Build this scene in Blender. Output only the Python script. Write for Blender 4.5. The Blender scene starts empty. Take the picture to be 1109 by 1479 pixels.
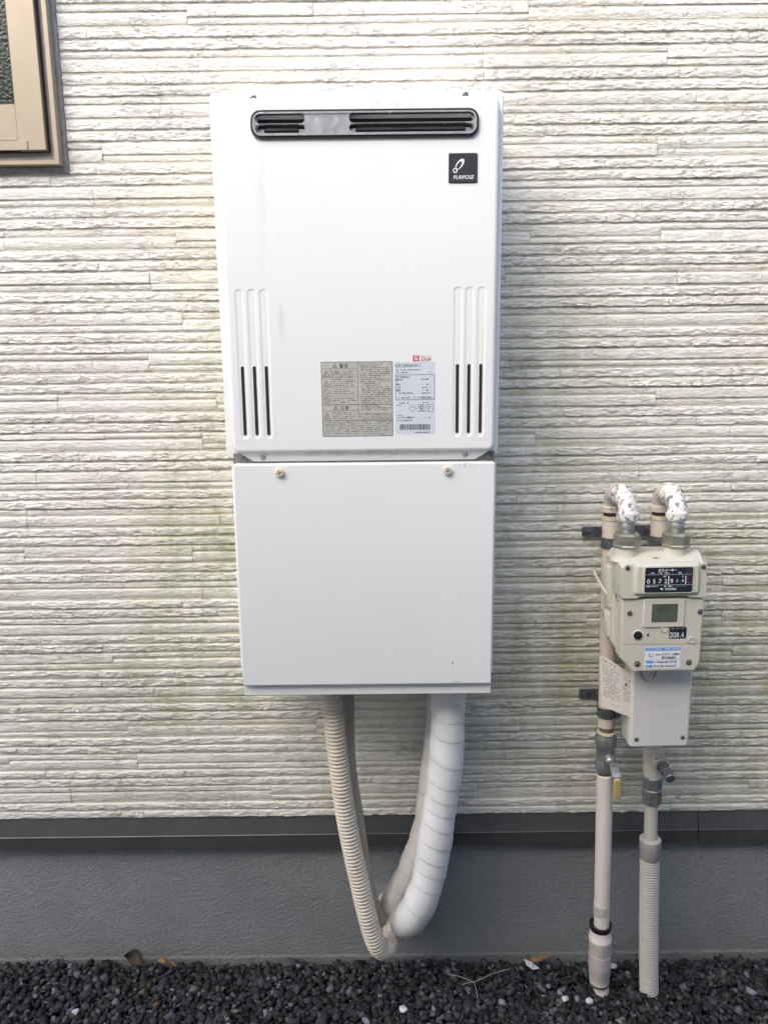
import bpy, bmesh, math, random
import numpy as np
from mathutils import Vector, Matrix

rad = math.radians
C = bpy.context.scene.collection
scene = bpy.context.scene
random.seed(7)
rng = np.random.default_rng(11)

# ---------------------------------------------------------------- camera, sky, sun, exposure
cam_d = bpy.data.cameras.new('camera')
cam = bpy.data.objects.new('camera', cam_d)
C.objects.link(cam)
cam_d.sensor_width = 36.0
cam_d.lens = 36.0 * 1111.0 / 1479.0
cam_d.clip_start = 0.02
cam_d.clip_end = 500.0
cam.location = (0.0, -1.6, 1.404)
cam.rotation_euler = (Matrix.Rotation(rad(90 - 11.0), 3, 'X') @ Matrix.Rotation(rad(-0.7), 3, 'Z')).to_euler()
scene.camera = cam

SUN_FROM = Vector((-0.46, -0.62, 0.64)).normalized()      # the side the light comes from
SUN_EL = math.asin(SUN_FROM.z)
SUN_AZ = math.atan2(SUN_FROM.x, SUN_FROM.y)
world = bpy.data.worlds.new('World')
scene.world = world
world.use_nodes = True
wn = world.node_tree.nodes
wl = world.node_tree.links
wn.clear()
w_out = wn.new('ShaderNodeOutputWorld')
w_bg = wn.new('ShaderNodeBackground')
w_sky = wn.new('ShaderNodeTexSky')
w_sky.sky_type = 'NISHITA'
w_sky.sun_disc = False
w_sky.sun_elevation = SUN_EL
w_sky.sun_rotation = SUN_AZ
w_sky.dust_density = 2.5
w_sky.ozone_density = 1.2
w_bg.inputs['Strength'].default_value = 0.15
wl.new(w_sky.outputs[0], w_bg.inputs[0])
wl.new(w_bg.outputs[0], w_out.inputs[0])

sun_d = bpy.data.lights.new('sun', 'SUN')
sun_d.energy = 1.4
sun_d.angle = rad(60)
sun_d.color = (1.0, 0.915, 0.81)
sun = bpy.data.objects.new('sun', sun_d)
C.objects.link(sun)
sun.location = (-3, -4, 5)
sun.rotation_euler = (-SUN_FROM).to_track_quat('-Z', 'Y').to_euler()

scene.view_settings.view_transform = 'Standard'
scene.view_settings.look = 'None'
scene.view_settings.gamma = 1.0
scene.view_settings.use_curve_mapping = False
scene.view_settings.exposure = 1.25
scene.cycles.use_denoising = True
scene.cycles.denoising_prefilter = 'ACCURATE'
scene.cycles.max_bounces = 8

# ---------------------------------------------------------------- materials
def new_mat(name):
    m = bpy.data.materials.new(name)
    m.use_nodes = True
    nt = m.node_tree
    return m, nt, nt.nodes, nt.links, nt.nodes['Principled BSDF']

def nd(nodes, kind, **kw):
    n = nodes.new(kind)
    for k, v in kw.items():
        setattr(n, k, v)
    return n

def mixc(nodes, links, a, b, fac, blend='MIX'):
    n = nodes.new('ShaderNodeMix')
    n.data_type = 'RGBA'
    n.blend_type = blend
    for sock, v in ((n.inputs['A'], a), (n.inputs['B'], b), (n.inputs['Factor'], fac)):
        if hasattr(v, 'links') or isinstance(v, bpy.types.NodeSocket):
            links.new(v, sock)
        else:
            sock.default_value = v if isinstance(v, (int, float)) else tuple(v) + ((1.0,) if len(v) == 3 else ())
    return n.outputs['Result']

def noise(nodes, links, scale, detail=4.0, rough=0.6, vec=None):
    n = nd(nodes, 'ShaderNodeTexNoise')
    n.inputs['Scale'].default_value = scale
    n.inputs['Detail'].default_value = detail
    n.inputs['Roughness'].default_value = rough
    if vec is not None:
        links.new(vec, n.inputs['Vector'])
    return n.outputs['Fac']

def ramp(nodes, links, fac, lo, hi, t0=0.0, t1=1.0):
    n = nd(nodes, 'ShaderNodeMapRange')
    n.inputs['From Min'].default_value = lo
    n.inputs['From Max'].default_value = hi
    n.inputs['To Min'].default_value = t0
    n.inputs['To Max'].default_value = t1
    links.new(fac, n.inputs['Value'])
    return n.outputs['Result']

def math_(nodes, links, op, a, b):
    n = nd(nodes, 'ShaderNodeMath', operation=op)
    for i, v in enumerate((a, b)):
        if isinstance(v, bpy.types.NodeSocket):
            links.new(v, n.inputs[i])
        else:
            n.inputs[i].default_value = v
    return n.outputs[0]

def position(nodes, links, scale=None):
    g = nd(nodes, 'ShaderNodeNewGeometry').outputs['Position']
    if scale is None:
        return g
    v = nd(nodes, 'ShaderNodeVectorMath', operation='MULTIPLY')
    links.new(g, v.inputs[0])
    v.inputs[1].default_value = scale
    return v.outputs[0]

def blob(nodes, links, x, z, rx, rz):
    """soft elliptic patch on a wall-parallel surface: 1 in the middle, 0 at its rim"""
    g = nd(nodes, 'ShaderNodeNewGeometry').outputs['Position']
    s = nd(nodes, 'ShaderNodeVectorMath', operation='SUBTRACT')
    links.new(g, s.inputs[0]); s.inputs[1].default_value = (x, 0, z)
    m = nd(nodes, 'ShaderNodeVectorMath', operation='MULTIPLY')
    links.new(s.outputs[0], m.inputs[0]); m.inputs[1].default_value = (1 / rx, 0, 1 / rz)
    l = nd(nodes, 'ShaderNodeVectorMath', operation='LENGTH')
    links.new(m.outputs[0], l.inputs[0])
    r = nd(nodes, 'ShaderNodeMapRange', interpolation_type='SMOOTHSTEP')
    r.inputs['From Min'].default_value = 1.0
    r.inputs['From Max'].default_value = 0.15
    links.new(l.outputs['Value'], r.inputs['Value'])
    return r.outputs['Result']

def bump(nodes, links, bsdf, height, strength, dist):
    b = nd(nodes, 'ShaderNodeBump')
    b.inputs['Strength'].default_value = strength
    b.inputs['Distance'].default_value = dist
    links.new(height, b.inputs['Height'])
    links.new(b.outputs[0], bsdf.inputs['Normal'])

def simple(name, col, rough=0.5, metal=0.0, vary=0.12, vscale=30.0, bmp=0.0, bscale=200.0, bdist=0.001, coat=0.0, spec=0.5, dirt=None, dirt_amt=0.0, dscale=14.0):
    m, nt, N, L, b = new_mat(name)
    b.inputs['Roughness'].default_value = rough
    b.inputs['Metallic'].default_value = metal
    b.inputs['Specular IOR Level'].default_value = spec
    b.inputs['Coat Weight'].default_value = coat
    p = position(N, L)
    f = noise(N, L, vscale, 5, 0.6, p)
    lo = tuple(max(0.0, c * (1 - vary)) for c in col)
    hi = tuple(min(1.0, c * (1 + vary)) for c in col)
    c = mixc(N, L, lo, hi, ramp(N, L, f, 0.3, 0.7))
    if dirt is not None:
        d = noise(N, L, dscale, 8, 0.7, p)
        c = mixc(N, L, c, dirt, ramp(N, L, d, 0.52, 0.75, 0.0, dirt_amt))
    L.new(c, b.inputs['Base Color'])
    r = noise(N, L, vscale * 2.3, 4, 0.6, p)
    L.new(ramp(N, L, r, 0.2, 0.8, max(0.03, rough - 0.1), min(1.0, rough + 0.1)), b.inputs['Roughness'])
    if bmp:
        bump(N, L, b, noise(N, L, bscale, 4, 0.6, p), bmp, bdist)
    return m

M = {}

def make_siding():
    m, nt, N, L, b = new_mat('cream_siding')
    p = position(N, L)
    ps = position(N, L, (0.28, 1, 1))
    big = noise(N, L, 2.2, 4, 0.55, p)
    c = mixc(N, L, (0.80, 0.765, 0.70), (0.86, 0.845, 0.81), ramp(N, L, big, 0.35, 0.65))
    fine = noise(N, L, 140, 5, 0.65, ps)
    c = mixc(N, L, c, (0.60, 0.57, 0.50), ramp(N, L, fine, 0.60, 0.80, 0.0, 0.45))
    # algae film: patches beside the heater and along the lower right of the wall
    tot = None
    for (x, z, rx, rz, s) in ((-0.40, 1.02, 0.20, 0.28, 1.0), (-0.50, 0.74, 0.50, 0.32, 0.75), (-0.33, 1.30, 0.16, 0.45, 0.45), (-0.30, 1.62, 0.20, 0.30, 0.42),
                              (0.32, 1.25, 0.24, 0.60, 0.65), (0.62, 0.75, 0.70, 0.62, 1.0), (0.35, 0.62, 0.40, 0.30, 0.55),
                              (-0.35, 0.45, 0.70, 0.11, 0.40), (0.62, 1.55, 0.40, 0.5, 0.16), (0.45, 1.90, 0.5, 0.25, 0.2)):
        bl = math_(N, L, 'MULTIPLY', blob(N, L, x, z, rx, rz), s)
        tot = bl if tot is None else math_(N, L, 'MAXIMUM', tot, bl)
    pn = position(N, L, (1.6, 1, 0.8))
    an = noise(N, L, 9, 8, 0.72, pn)
    af = math_(N, L, 'MULTIPLY', tot, ramp(N, L, an, 0.36, 0.60, 0.10, 1.0))
    # it holds on better in the recessed joints than on the proud faces
    sx = nd(N, 'ShaderNodeSeparateXYZ'); L.new(p, sx.inputs[0])
    rec = ramp(N, L, sx.outputs['Y'], -0.0045, -0.0010, 0.62, 1.0)
    stk_ = noise(N, L, 16, 4, 0.6, position(N, L, (1, 1, 0.10)))
    af = math_(N, L, 'MULTIPLY', af, ramp(N, L, stk_, 0.35, 0.62, 0.55, 1.0))
    af = math_(N, L, 'MULTIPLY', af, rec)
    c = mixc(N, L, c, (0.33, 0.36, 0.17), math_(N, L, 'MULTIPLY', af, 0.97))
    # grime in the joints everywhere
    gj = math_(N, L, 'MULTIPLY', ramp(N, L, sx.outputs['Y'], -0.0026, -0.0004, 0.0, 0.55), ramp(N, L, noise(N, L, 5, 6, 0.7, p), 0.35, 0.65, 0.2, 1.0))
    c = mixc(N, L, c, (0.46, 0.42, 0.30), gj)
    L.new(c, b.inputs['Base Color'])
    b.inputs['Roughness'].default_value = 0.72
    b.inputs['Specular IOR Level'].default_value = 0.25
    h1 = noise(N, L, 190, 6, 0.68, position(N, L, (0.36, 1, 1.1)))
    h2 = noise(N, L, 420, 3, 0.6, ps)
    ck = noise(N, L, 75, 4, 0.58, position(N, L, (0.42, 1, 1.25)))
    ck = math_(N, L, 'ABSOLUTE', math_(N, L, 'SUBTRACT', ck, 0.5), 0.0)
    crack = ramp(N, L, ck, 0.0, 0.030, 1.0, 0.0)
    brk = ramp(N, L, noise(N, L, 22, 3, 0.6, ps), 0.40, 0.62)
    crack = math_(N, L, 'MULTIPLY', crack, brk)
    h = math_(N, L, 'SUBTRACT', math_(N, L, 'ADD', h1, math_(N, L, 'MULTIPLY', h2, 0.18)), math_(N, L, 'MULTIPLY', crack, 0.30))
    c = mixc(N, L, c, (0.36, 0.335, 0.28), math_(N, L, 'MULTIPLY', crack, 0.50))
    L.new(c, b.inputs['Base Color'])
    bump(N, L, b, h, 1.0, 0.0042)
    return m
M['siding'] = make_siding()

def make_enamel():
    m, nt, N, L, b = new_mat('white_enamel')
    p = position(N, L)
    f = noise(N, L, 3.0, 5, 0.6, p)
    c = mixc(N, L, (0.765, 0.778, 0.778), (0.795, 0.808, 0.808), ramp(N, L, f, 0.35, 0.65))
    # rain streak grime under the outlet, a rubbed patch and a chip
    st = noise(N, L, 30, 5, 0.7, position(N, L, (1, 1, 0.08)))
    k1 = math_(N, L, 'MULTIPLY', blob(N, L, -0.185, 1.64, 0.035, 0.18), ramp(N, L, st, 0.45, 0.7, 0.0, 0.28))
    k2 = math_(N, L, 'MULTIPLY', blob(N, L, -0.172, 1.475, 0.008, 0.045), 0.20)
    k3 = math_(N, L, 'MULTIPLY', blob(N, L, -0.03, 1.818, 0.25, 0.014), ramp(N, L, noise(N, L, 60, 6, 0.7, p), 0.45, 0.7, 0.0, 0.35))
    k4 = math_(N, L, 'MULTIPLY', blob(N, L, 0.145, 1.222, 0.035, 0.008), ramp(N, L, noise(N, L, 260, 5, 0.7, p), 0.52, 0.62, 0.0, 0.8))
    k5 = math_(N, L, 'MULTIPLY', blob(N, L, 0.0, 1.247, 0.27, 0.010), ramp(N, L, st, 0.35, 0.65, 0.0, 0.5))
    k = k1
    for q in (k2, k3, k4, k5):
        k = math_(N, L, 'MAXIMUM', k, q)
    c = mixc(N, L, c, (0.33, 0.31, 0.27), k)
    L.new(c, b.inputs['Base Color'])
    r = noise(N, L, 8, 4, 0.6, p)
    L.new(ramp(N, L, r, 0.3, 0.7, 0.34, 0.46), b.inputs['Roughness'])
    b.inputs['Specular IOR Level'].default_value = 0.4
    bump(N, L, b, noise(N, L, 900, 2, 0.5, p), 0.06, 0.0004)
    return m
M['enamel'] = make_enamel()

def make_mortar():
    m, nt, N, L, b = new_mat('grey_mortar')
    p = position(N, L)
    c = mixc(N, L, (0.205, 0.215, 0.224), (0.250, 0.261, 0.270), ramp(N, L, noise(N, L, 3.0, 6, 0.65, p), 0.35, 0.65))
    c = mixc(N, L, c, (0.30, 0.305, 0.31), ramp(N, L, noise(N, L, 60, 4, 0.7, p), 0.62, 0.8, 0.0, 0.5))
    sx = nd(N, 'ShaderNodeSeparateXYZ'); L.new(p, sx.inputs[0])
    mud = math_(N, L, 'MULTIPLY', ramp(N, L, sx.outputs['Z'], 0.075, 0.0, 0.0, 1.0), ramp(N, L, noise(N, L, 14, 6, 0.7, p), 0.35, 0.7, 0.1, 0.8))
    c = mixc(N, L, c, (0.20, 0.19, 0.17), mud)
    L.new(c, b.inputs['Base Color'])
    b.inputs['Roughness'].default_value = 0.62
    pd = position(N, L, (1.0, 1, 1.35))
    n1 = noise(N, L, 140, 4, 0.62, pd)
    n2 = noise(N, L, 60, 3, 0.6, pd)
    h = math_(N, L, 'ADD', ramp(N, L, n1, 0.48, 0.64), math_(N, L, 'MULTIPLY', n2, 0.5))
    bump(N, L, b, h, 0.62, 0.0032)
    return m
M['mortar'] = make_mortar()

def make_chipped(name, paint, under, lo, hi):
    m, nt, N, L, b = new_mat(name)
    p = position(N, L)
    f = noise(N, L, 95, 5, 0.62, p)
    c0 = mixc(N, L, paint, tuple(x * 0.85 for x in paint), ramp(N, L, noise(N, L, 40, 5, 0.6, p), 0.4, 0.7))
    mask = ramp(N, L, f, lo, hi)
    c = mixc(N, L, c0, under, mask)
    L.new(c, b.inputs['Base Color'])
    L.new(ramp(N, L, mask, 0, 1, 0.45, 0.55), b.inputs['Roughness'])
    inv = ramp(N, L, mask, 0, 1, 1.0, 0.0)
    bump(N, L, b, inv, 0.6, 0.0006)
    return m
M['chipped_front'] = make_chipped('chipped_white_paint', (0.74, 0.71, 0.66), (0.19, 0.21, 0.26), 0.535, 0.548)
M['chipped'] = make_chipped('worn_white_paint', (0.62, 0.57, 0.50), (0.20, 0.18, 0.15), 0.62, 0.64)

M['backing'] = simple('siding_board_grey', (0.55, 0.53, 0.47), 0.8)
M['flashing'] = simple('dark_flashing', (0.056, 0.056, 0.057), 0.38, 0.0, 0.12, 8, 0.05, 400, 0.0005, dirt=(0.10, 0.095, 0.085), dirt_amt=0.35)
M['alu_beige'] = simple('champagne_aluminium', (0.36, 0.305, 0.225), 0.42, 0.15, 0.05, 12)
M['alu_grey'] = simple('grey_aluminium', (0.24, 0.22, 0.21), 0.5, 0.2, 0.1)
M['sealant'] = simple('grey_sealant', (0.29, 0.28, 0.27), 0.7, 0, 0.25, 60, 0.3, 150, 0.002)
M['black'] = simple('black_rubber', (0.012, 0.012, 0.014), 0.5, 0, 0.1)
M['dark'] = simple('dark_inside', (0.02, 0.021, 0.026), 0.7, 0, 0.1)  # near-black colour stands in for unlit slots and gaps
M['steel'] = simple('stainless_steel', (0.80, 0.79, 0.79), 0.22, 0.95, 0.06, 40, 0.05, 300, 0.0004, dirt=(0.45, 0.42, 0.39), dirt_amt=0.25, dscale=40)
M['steel_dark'] = simple('dark_steel', (0.13, 0.125, 0.12), 0.45, 0.8, 0.2, 40)  # darker steel for the fins inside the outlet
M['screw'] = simple('screw_steel', (0.30, 0.30, 0.32), 0.32, 1.0, 0.15, 200)
M['ivory'] = simple('ivory_plastic', (0.66, 0.60, 0.47), 0.5, 0, 0.1, 100)
M['badge'] = simple('badge_slate', (0.030, 0.033, 0.040), 0.35, 0, 0.1)
M['print_white'] = simple('white_print', (0.78, 0.78, 0.80), 0.5, 0, 0.02)
M['print_black'] = simple('black_print', (0.045, 0.047, 0.055), 0.6, 0, 0.05)
M['print_grey'] = simple('grey_print', (0.15, 0.15, 0.155), 0.6, 0, 0.1)
M['print_red'] = simple('red_print', (0.50, 0.035, 0.06), 0.5, 0, 0.05)
M['print_blue'] = simple('blue_print', (0.10, 0.30, 0.66), 0.5, 0, 0.05)
M['foil'] = simple('silver_label', (0.48, 0.48, 0.445), 0.5, 0.1, 0.08, 60)
M['label_line'] = simple('label_border_grey', (0.22, 0.22, 0.20), 0.6, 0, 0.05)
M['label_blue'] = simple('pale_blue_label', (0.60, 0.65, 0.72), 0.5, 0, 0.03)
M['conduit'] = simple('ivory_conduit', (0.62, 0.55, 0.46), 0.5, 0, 0.10, 20, 0.1, 200, 0.0006, dirt=(0.30, 0.25, 0.19), dirt_amt=0.5, dscale=18)
M['pipe_grey'] = simple('grey_hose', (0.33, 0.32, 0.285), 0.6, 0, 0.10, 18, 0.1, 150, 0.0006, dirt=(0.20, 0.18, 0.15), dirt_amt=0.5)
M['tape'] = simple('white_wrap_tape', (0.76, 0.76, 0.765), 0.42, 0, 0.05, 9, 0.12, 70, 0.002, dirt=(0.50, 0.47, 0.43), dirt_amt=0.35, dscale=9)
M['tape_back'] = simple('dusty_wrap_tape', (0.70, 0.67, 0.645), 0.5, 0, 0.07, 9, 0.12, 70, 0.002, dirt=(0.38, 0.34, 0.30), dirt_amt=0.45, dscale=9)
M['pipe_pink'] = simple('beige_pink_pipe', (0.70, 0.60, 0.52), 0.45, 0, 0.05, 12, 0.05, 200, 0.0005, dirt=(0.45, 0.36, 0.29), dirt_amt=0.3)
M['pipe_pale'] = simple('pale_pink_pipe', (0.72, 0.65, 0.60), 0.45, 0, 0.05, 12, 0.05, 200, 0.0005, dirt=(0.42, 0.36, 0.30), dirt_amt=0.35)
M['pipe_tape'] = simple('grey_pipe_tape', (0.46, 0.42, 0.40), 0.5, 0, 0.06)
M['conduit_grey'] = simple('warm_grey_conduit', (0.47, 0.455, 0.41), 0.5, 0, 0.07, 20, 0.08, 200, 0.0005, dirt=(0.28, 0.26, 0.22), dirt_amt=0.4)
M['collar_grey'] = simple('warm_grey_plastic', (0.36, 0.35, 0.335), 0.5, 0, 0.05)
M['meter'] = simple('putty_meter_paint', (0.57, 0.55, 0.47), 0.42, 0, 0.04, 14, 0.06, 500, 0.0005, dirt=(0.40, 0.38, 0.32), dirt_amt=0.25)
M['box_grey'] = simple('pale_grey_plastic', (0.62, 0.61, 0.585), 0.40, 0, 0.03, 14, 0.05, 500, 0.0004)
M['cast'] = simple('cast_grey_metal', (0.30, 0.30, 0.305), 0.38, 0.65, 0.2, 60, 0.25, 220, 0.0012)
M['nut_grey'] = simple('plated_grey_nut', (0.46, 0.46, 0.45), 0.42, 0.7, 0.15, 60, 0.15, 260, 0.0008)
M['nut_olive'] = simple('olive_chromated_nut', (0.42, 0.41, 0.32), 0.34, 0.75, 0.25, 70, 0.2, 260, 0.0008, dirt=(0.40, 0.38, 0.30), dirt_amt=0.5)
M['galv'] = simple('galvanised_band', (0.20, 0.205, 0.22), 0.42, 0.75, 0.3, 70, 0.2, 200, 0.001, dirt=(0.09, 0.085, 0.08), dirt_amt=0.7, dscale=40)
M['gasket'] = simple('white_sealing_ring', (0.62, 0.56, 0.42), 0.6, 0, 0.1, 80)
M['rust'] = simple('rusty_brown_rim', (0.10, 0.065, 0.05), 0.7, 0, 0.3, 60)
M['seam'] = simple('dark_grey_seam', (0.20, 0.20, 0.18), 0.6, 0.2, 0.3, 60)
M['brass'] = simple('tarnished_brass', (0.36, 0.26, 0.14), 0.45, 0.8, 0.2, 60)
M['cast_dirty'] = simple('dirty_threads', (0.24, 0.20, 0.15), 0.5, 0.4, 0.3, 90)
M['yellow'] = simple('yellow_grip', (0.46, 0.36, 0.16), 0.40, 0, 0.12, 50, dirt=(0.35, 0.27, 0.12), dirt_amt=0.4)
M['chrome'] = simple('bright_steel', (0.42, 0.41, 0.40), 0.38, 0.9, 0.1)
M['cap_dark'] = simple('dark_grey_cap', (0.20, 0.20, 0.22), 0.30, 0.7, 0.15)
M['display'] = simple('ink_blue_display', (0.012, 0.016, 0.030), 0.22, 0, 0.1)
M['lcd'] = simple('green_grey_lcd', (0.090, 0.105, 0.080), 0.30, 0, 0.06)
M['lcd_ink'] = simple('lcd_segments', (0.045, 0.055, 0.042), 0.4)
M['sticker_white'] = simple('white_sticker', (0.74, 0.76, 0.80), 0.45, 0, 0.02)
M['card'] = simple('weathered_card', (0.66, 0.60, 0.545), 0.55, 0, 0.06, 30, dirt=(0.45, 0.40, 0.35), dirt_amt=0.5)
M['wire'] = simple('thin_dark_wire', (0.10, 0.085, 0.07), 0.5, 0.3, 0.2)
M['wire_grey'] = simple('grey_cord', (0.21, 0.20, 0.185), 0.5, 0, 0.1)
M['clip'] = simple('pale_strap', (0.50, 0.475, 0.40), 0.5, 0, 0.08)
M['leaf'] = simple('brown_dead_leaf', (0.060, 0.038, 0.024), 0.7, 0, 0.45, 60, 0.4, 90, 0.002)
M['leaf_tan'] = simple('tan_dead_leaf', (0.20, 0.125, 0.06), 0.7, 0, 0.4, 80, 0.4, 90, 0.002)
M['paper'] = simple('crumpled_white_paper', (0.45, 0.45, 0.48), 0.6, 0, 0.06)
M['straw'] = simple('dry_straw', (0.27, 0.25, 0.22), 0.7, 0, 0.2)
M['pebble'] = simple('white_pebble', (0.55, 0.56, 0.58), 0.55, 0, 0.15, 120)
M['ground'] = simple('dark_soil', (0.022, 0.022, 0.024), 0.9, 0, 0.3, 60, 0.8, 80, 0.01)
M['plaster'] = simple('beige_plaster', (0.72, 0.69, 0.64), 0.8, 0, 0.06, 4, 0.2, 120, 0.003)
M['roof'] = simple('dark_roof_tiles', (0.06, 0.06, 0.065), 0.6, 0, 0.15)

def make_stone():
    m, nt, N, L, b = new_mat('crushed_basalt')
    p = position(N, L)
    a = nd(N, 'ShaderNodeAttribute', attribute_name='tone')
    f = noise(N, L, 160, 5, 0.7, p)
    c = mixc(N, L, a.outputs['Color'], (0.0, 0.0, 0.0), ramp(N, L, f, 0.35, 0.7, 0.0, 0.45))
    L.new(c, b.inputs['Base Color'])
    b.inputs['Roughness'].default_value = 0.78
    b.inputs['Specular IOR Level'].default_value = 0.3
    bump(N, L, b, noise(N, L, 380, 4, 0.65, p), 0.3, 0.0012)
    return m
M['stone'] = make_stone()

def make_glass():
    m, nt, N, L, b = new_mat('obscure_glass')
    p = position(N, L)
    v = noise(N, L, 150, 3, 0.6, p)
    c = mixc(N, L, (0.010, 0.016, 0.012), (0.045, 0.062, 0.048), ramp(N, L, v, 0.40, 0.68))
    L.new(c, b.inputs['Base Color'])
    b.inputs['Roughness'].default_value = 0.16
    bump(N, L, b, noise(N, L, 170, 2, 0.5, p), 0.6, 0.0022)
    b.inputs['Specular IOR Level'].default_value = 0.3
    return m
M['glass'] = make_glass()

# ---------------------------------------------------------------- mesh helpers
ORIGIN = {}                                   # where each thing's own base stands

class MB:
    def __init__(s):
        s.v = []; s.f = []
    def add(s, vs, fs):
        o = len(s.v)
        s.v += [tuple(q) for q in vs]
        s.f += [tuple(i + o for i in f) for f in fs]
        return s

def thing(name, loc, label, cat, group=None, rot=(0, 0, 0)):
    o = bpy.data.objects.new(name, None)
    o.empty_display_size = 0.05
    o.location = loc
    o.rotation_euler = rot
    C.objects.link(o)
    o['label'] = label; o['category'] = cat
    if group: o['group'] = group
    ORIGIN[o.name] = Vector(loc)
    return o

def origin_of(p):
    while p is not None:
        if p.name in ORIGIN: return ORIGIN[p.name]
        p = p.parent
    return Vector((0, 0, 0))

def build(name, mb, mat, parent=None, smooth=True, angle=38, label=None, fix=True, cat=None, group=None, kind=None):
    me = bpy.data.meshes.new(name)
    og = origin_of(parent)
    own = parent is None and cat is not None
    if own:
        og = Vector(np.mean(np.array(mb.v), axis=0))
        og.z = min(q[2] for q in mb.v)
    me.from_pydata([(q[0] - og.x, q[1] - og.y, q[2] - og.z) for q in mb.v], [], mb.f)
    if fix:
        bm = bmesh.new(); bm.from_mesh(me)
        bmesh.ops.recalc_face_normals(bm, faces=bm.faces)
        bm.to_mesh(me); bm.free()
    if smooth:
        me.set_sharp_from_angle(angle=rad(angle))
        me.polygons.foreach_set('use_smooth', [len(p.vertices) <= 4 for p in me.polygons])
    me.materials.append(mat)
    o = bpy.data.objects.new(name, me)
    C.objects.link(o)
    if own: o.location = og
    if parent is not None: o.parent = parent
    if label: o['label'] = label
    if cat: o['category'] = cat
    if group: o['group'] = group
    if kind: o['kind'] = kind
    return o

def rr(x0, x1, z0, z1, r, n=5):
    """rounded rectangle as a function of inset, counter-clockwise seen from -y"""
    def f(i):
        a, b, c, d = x0 + i, x1 - i, z0 + i, z1 - i
        q = max(r - i, 0.0004)
        pts = []
        for cx, cz, t0 in ((b - q, c + q, -90), (b - q, d - q, 0), (a + q, d - q, 90), (a + q, c + q, 180)):
            for k in range(n + 1):
                t = rad(t0 + 90.0 * k / n)
                pts.append((cx + q * math.cos(t), cz + q * math.sin(t)))
        return pts
    return f

def poly(pts):
    """a polygon as a function of inset (mitred)"""
    n = len(pts)
    def f(i):
        out = []
        for k in range(n):
            p0, p1, p2 = Vector(pts[k - 1]), Vector(pts[k]), Vector(pts[(k + 1) % n])
            e1 = (p1 - p0).normalized(); e2 = (p2 - p1).normalized()
            n1 = Vector((-e1.y, e1.x)); n2 = Vector((-e2.y, e2.x))
            m = (n1 + n2) / max(0.2, 1 + n1.dot(n2))
            q = p1 + m * i
            out.append((q.x, q.y))
        return out
    return f

def slab(mb, outline, rings):
    """rings: (y, inset) from the back to the front; closed at both ends"""
    vs = []; fs = []
    n = len(outline(0))
    for (y, i) in rings:
        vs += [(x, y, z) for x, z in outline(i)]
    for k in range(len(rings) - 1):
        for j in range(n):
            a = k * n + j; b = k * n + (j + 1) % n
            fs.append((a, b, b + n, a + n))
    fs.append(tuple(range(n))[::-1])
    fs.append(tuple((len(rings) - 1) * n + j for j in range(n)))
    return mb.add(vs, fs)

def box(mb, x0, x1, y0, y1, z0, z1):
    vs = [(x, y, z) for x in (x0, x1) for y in (y0, y1) for z in (z0, z1)]
    return mb.add(vs, [(0, 1, 3, 2), (4, 6, 7, 5), (0, 4, 5, 1), (2, 3, 7, 6), (0, 2, 6, 4), (1, 5, 7, 3)])

def ring_plate(mb, outer, inner, y0, y1, ch=0.0):
    """a frame between two outlines of equal count, front at y1 with chamfer ch"""
    n = len(outer)
    vs = []
    for (o, y) in ((outer, y0), (outer, y1), (inner, y1), (inner, y0)):
        vs += [(x, y, z) for x, z in o]
    fs = []
    for k in range(4):
        for j in range(n):
            a = k * n + j; b = k * n + (j + 1) % n
            c = ((k + 1) % 4) * n + (j + 1) % n; d = ((k + 1) % 4) * n + j
            fs.append((a, b, c, d))
    return mb.add(vs, fs)

def smooth_path(pts, step=0.01):
    """Catmull-Rom through the points, resampled evenly"""
    P = [Vector(p) for p in pts]
    P = [P[0] * 2 - P[1]] + P + [P[-1] * 2 - P[-2]]
    out = []
    for k in range(1, len(P) - 2):
        p0, p1, p2, p3 = P[k - 1:k + 3]
        for j in range(40):
            t = j / 40
            out.append(0.5 * ((2 * p1) + (p2 - p0) * t + (2 * p0 - 5 * p1 + 4 * p2 - p3) * t * t + (3 * p1 - p0 - 3 * p2 + p3) * t ** 3))
    out.append(P[-2])
    d = [0.0]
    for a, b in zip(out, out[1:]): d.append(d[-1] + (b - a).length)
    n = max(2, int(round(d[-1] / step)))
    res = []; k = 0
    for i in range(n + 1):
        s = d[-1] * i / n
        while k < len(d) - 2 and d[k + 1] < s: k += 1
        t = (s - d[k]) / max(1e-9, d[k + 1] - d[k])
        res.append(out[k].lerp(out[k + 1], min(1, max(0, t))))
    return res

def tube(mb, path, r, n=24, caps=True):
    """r: number or function (arc length s, angle a) -> radius"""
    P = [Vector(p) for p in path]
    T = []
    for i in range(len(P)):
        a = P[max(0, i - 1)]; b = P[min(len(P) - 1, i + 1)]
        T.append((b - a).normalized())
    u = T[0].orthogonal().normalized()
    if abs(T[0].z) > 0.9:
        u = (Vector((1, 0, 0)) - T[0] * T[0].x).normalized()
    vs = []; s = 0.0
    for i, p in enumerate(P):
        if i:
            s += (p - P[i - 1]).length
            u = (u - T[i] * u.dot(T[i])).normalized()
        w = T[i].cross(u)
        for j in range(n):
            a = 2 * math.pi * j / n
            q = r(s, a) if callable(r) else r
            vs.append(p + (u * math.cos(a) + w * math.sin(a)) * q)
    fs = []
    for i in range(len(P) - 1):
        for j in range(n):
            a = i * n + j; b = i * n + (j + 1) % n
            fs.append((a, b, b + n, a + n))
    if caps:
        fs.append(tuple(range(n))[::-1])
        fs.append(tuple((len(P) - 1) * n + j for j in range(n)))
    return mb.add(vs, fs)

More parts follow.
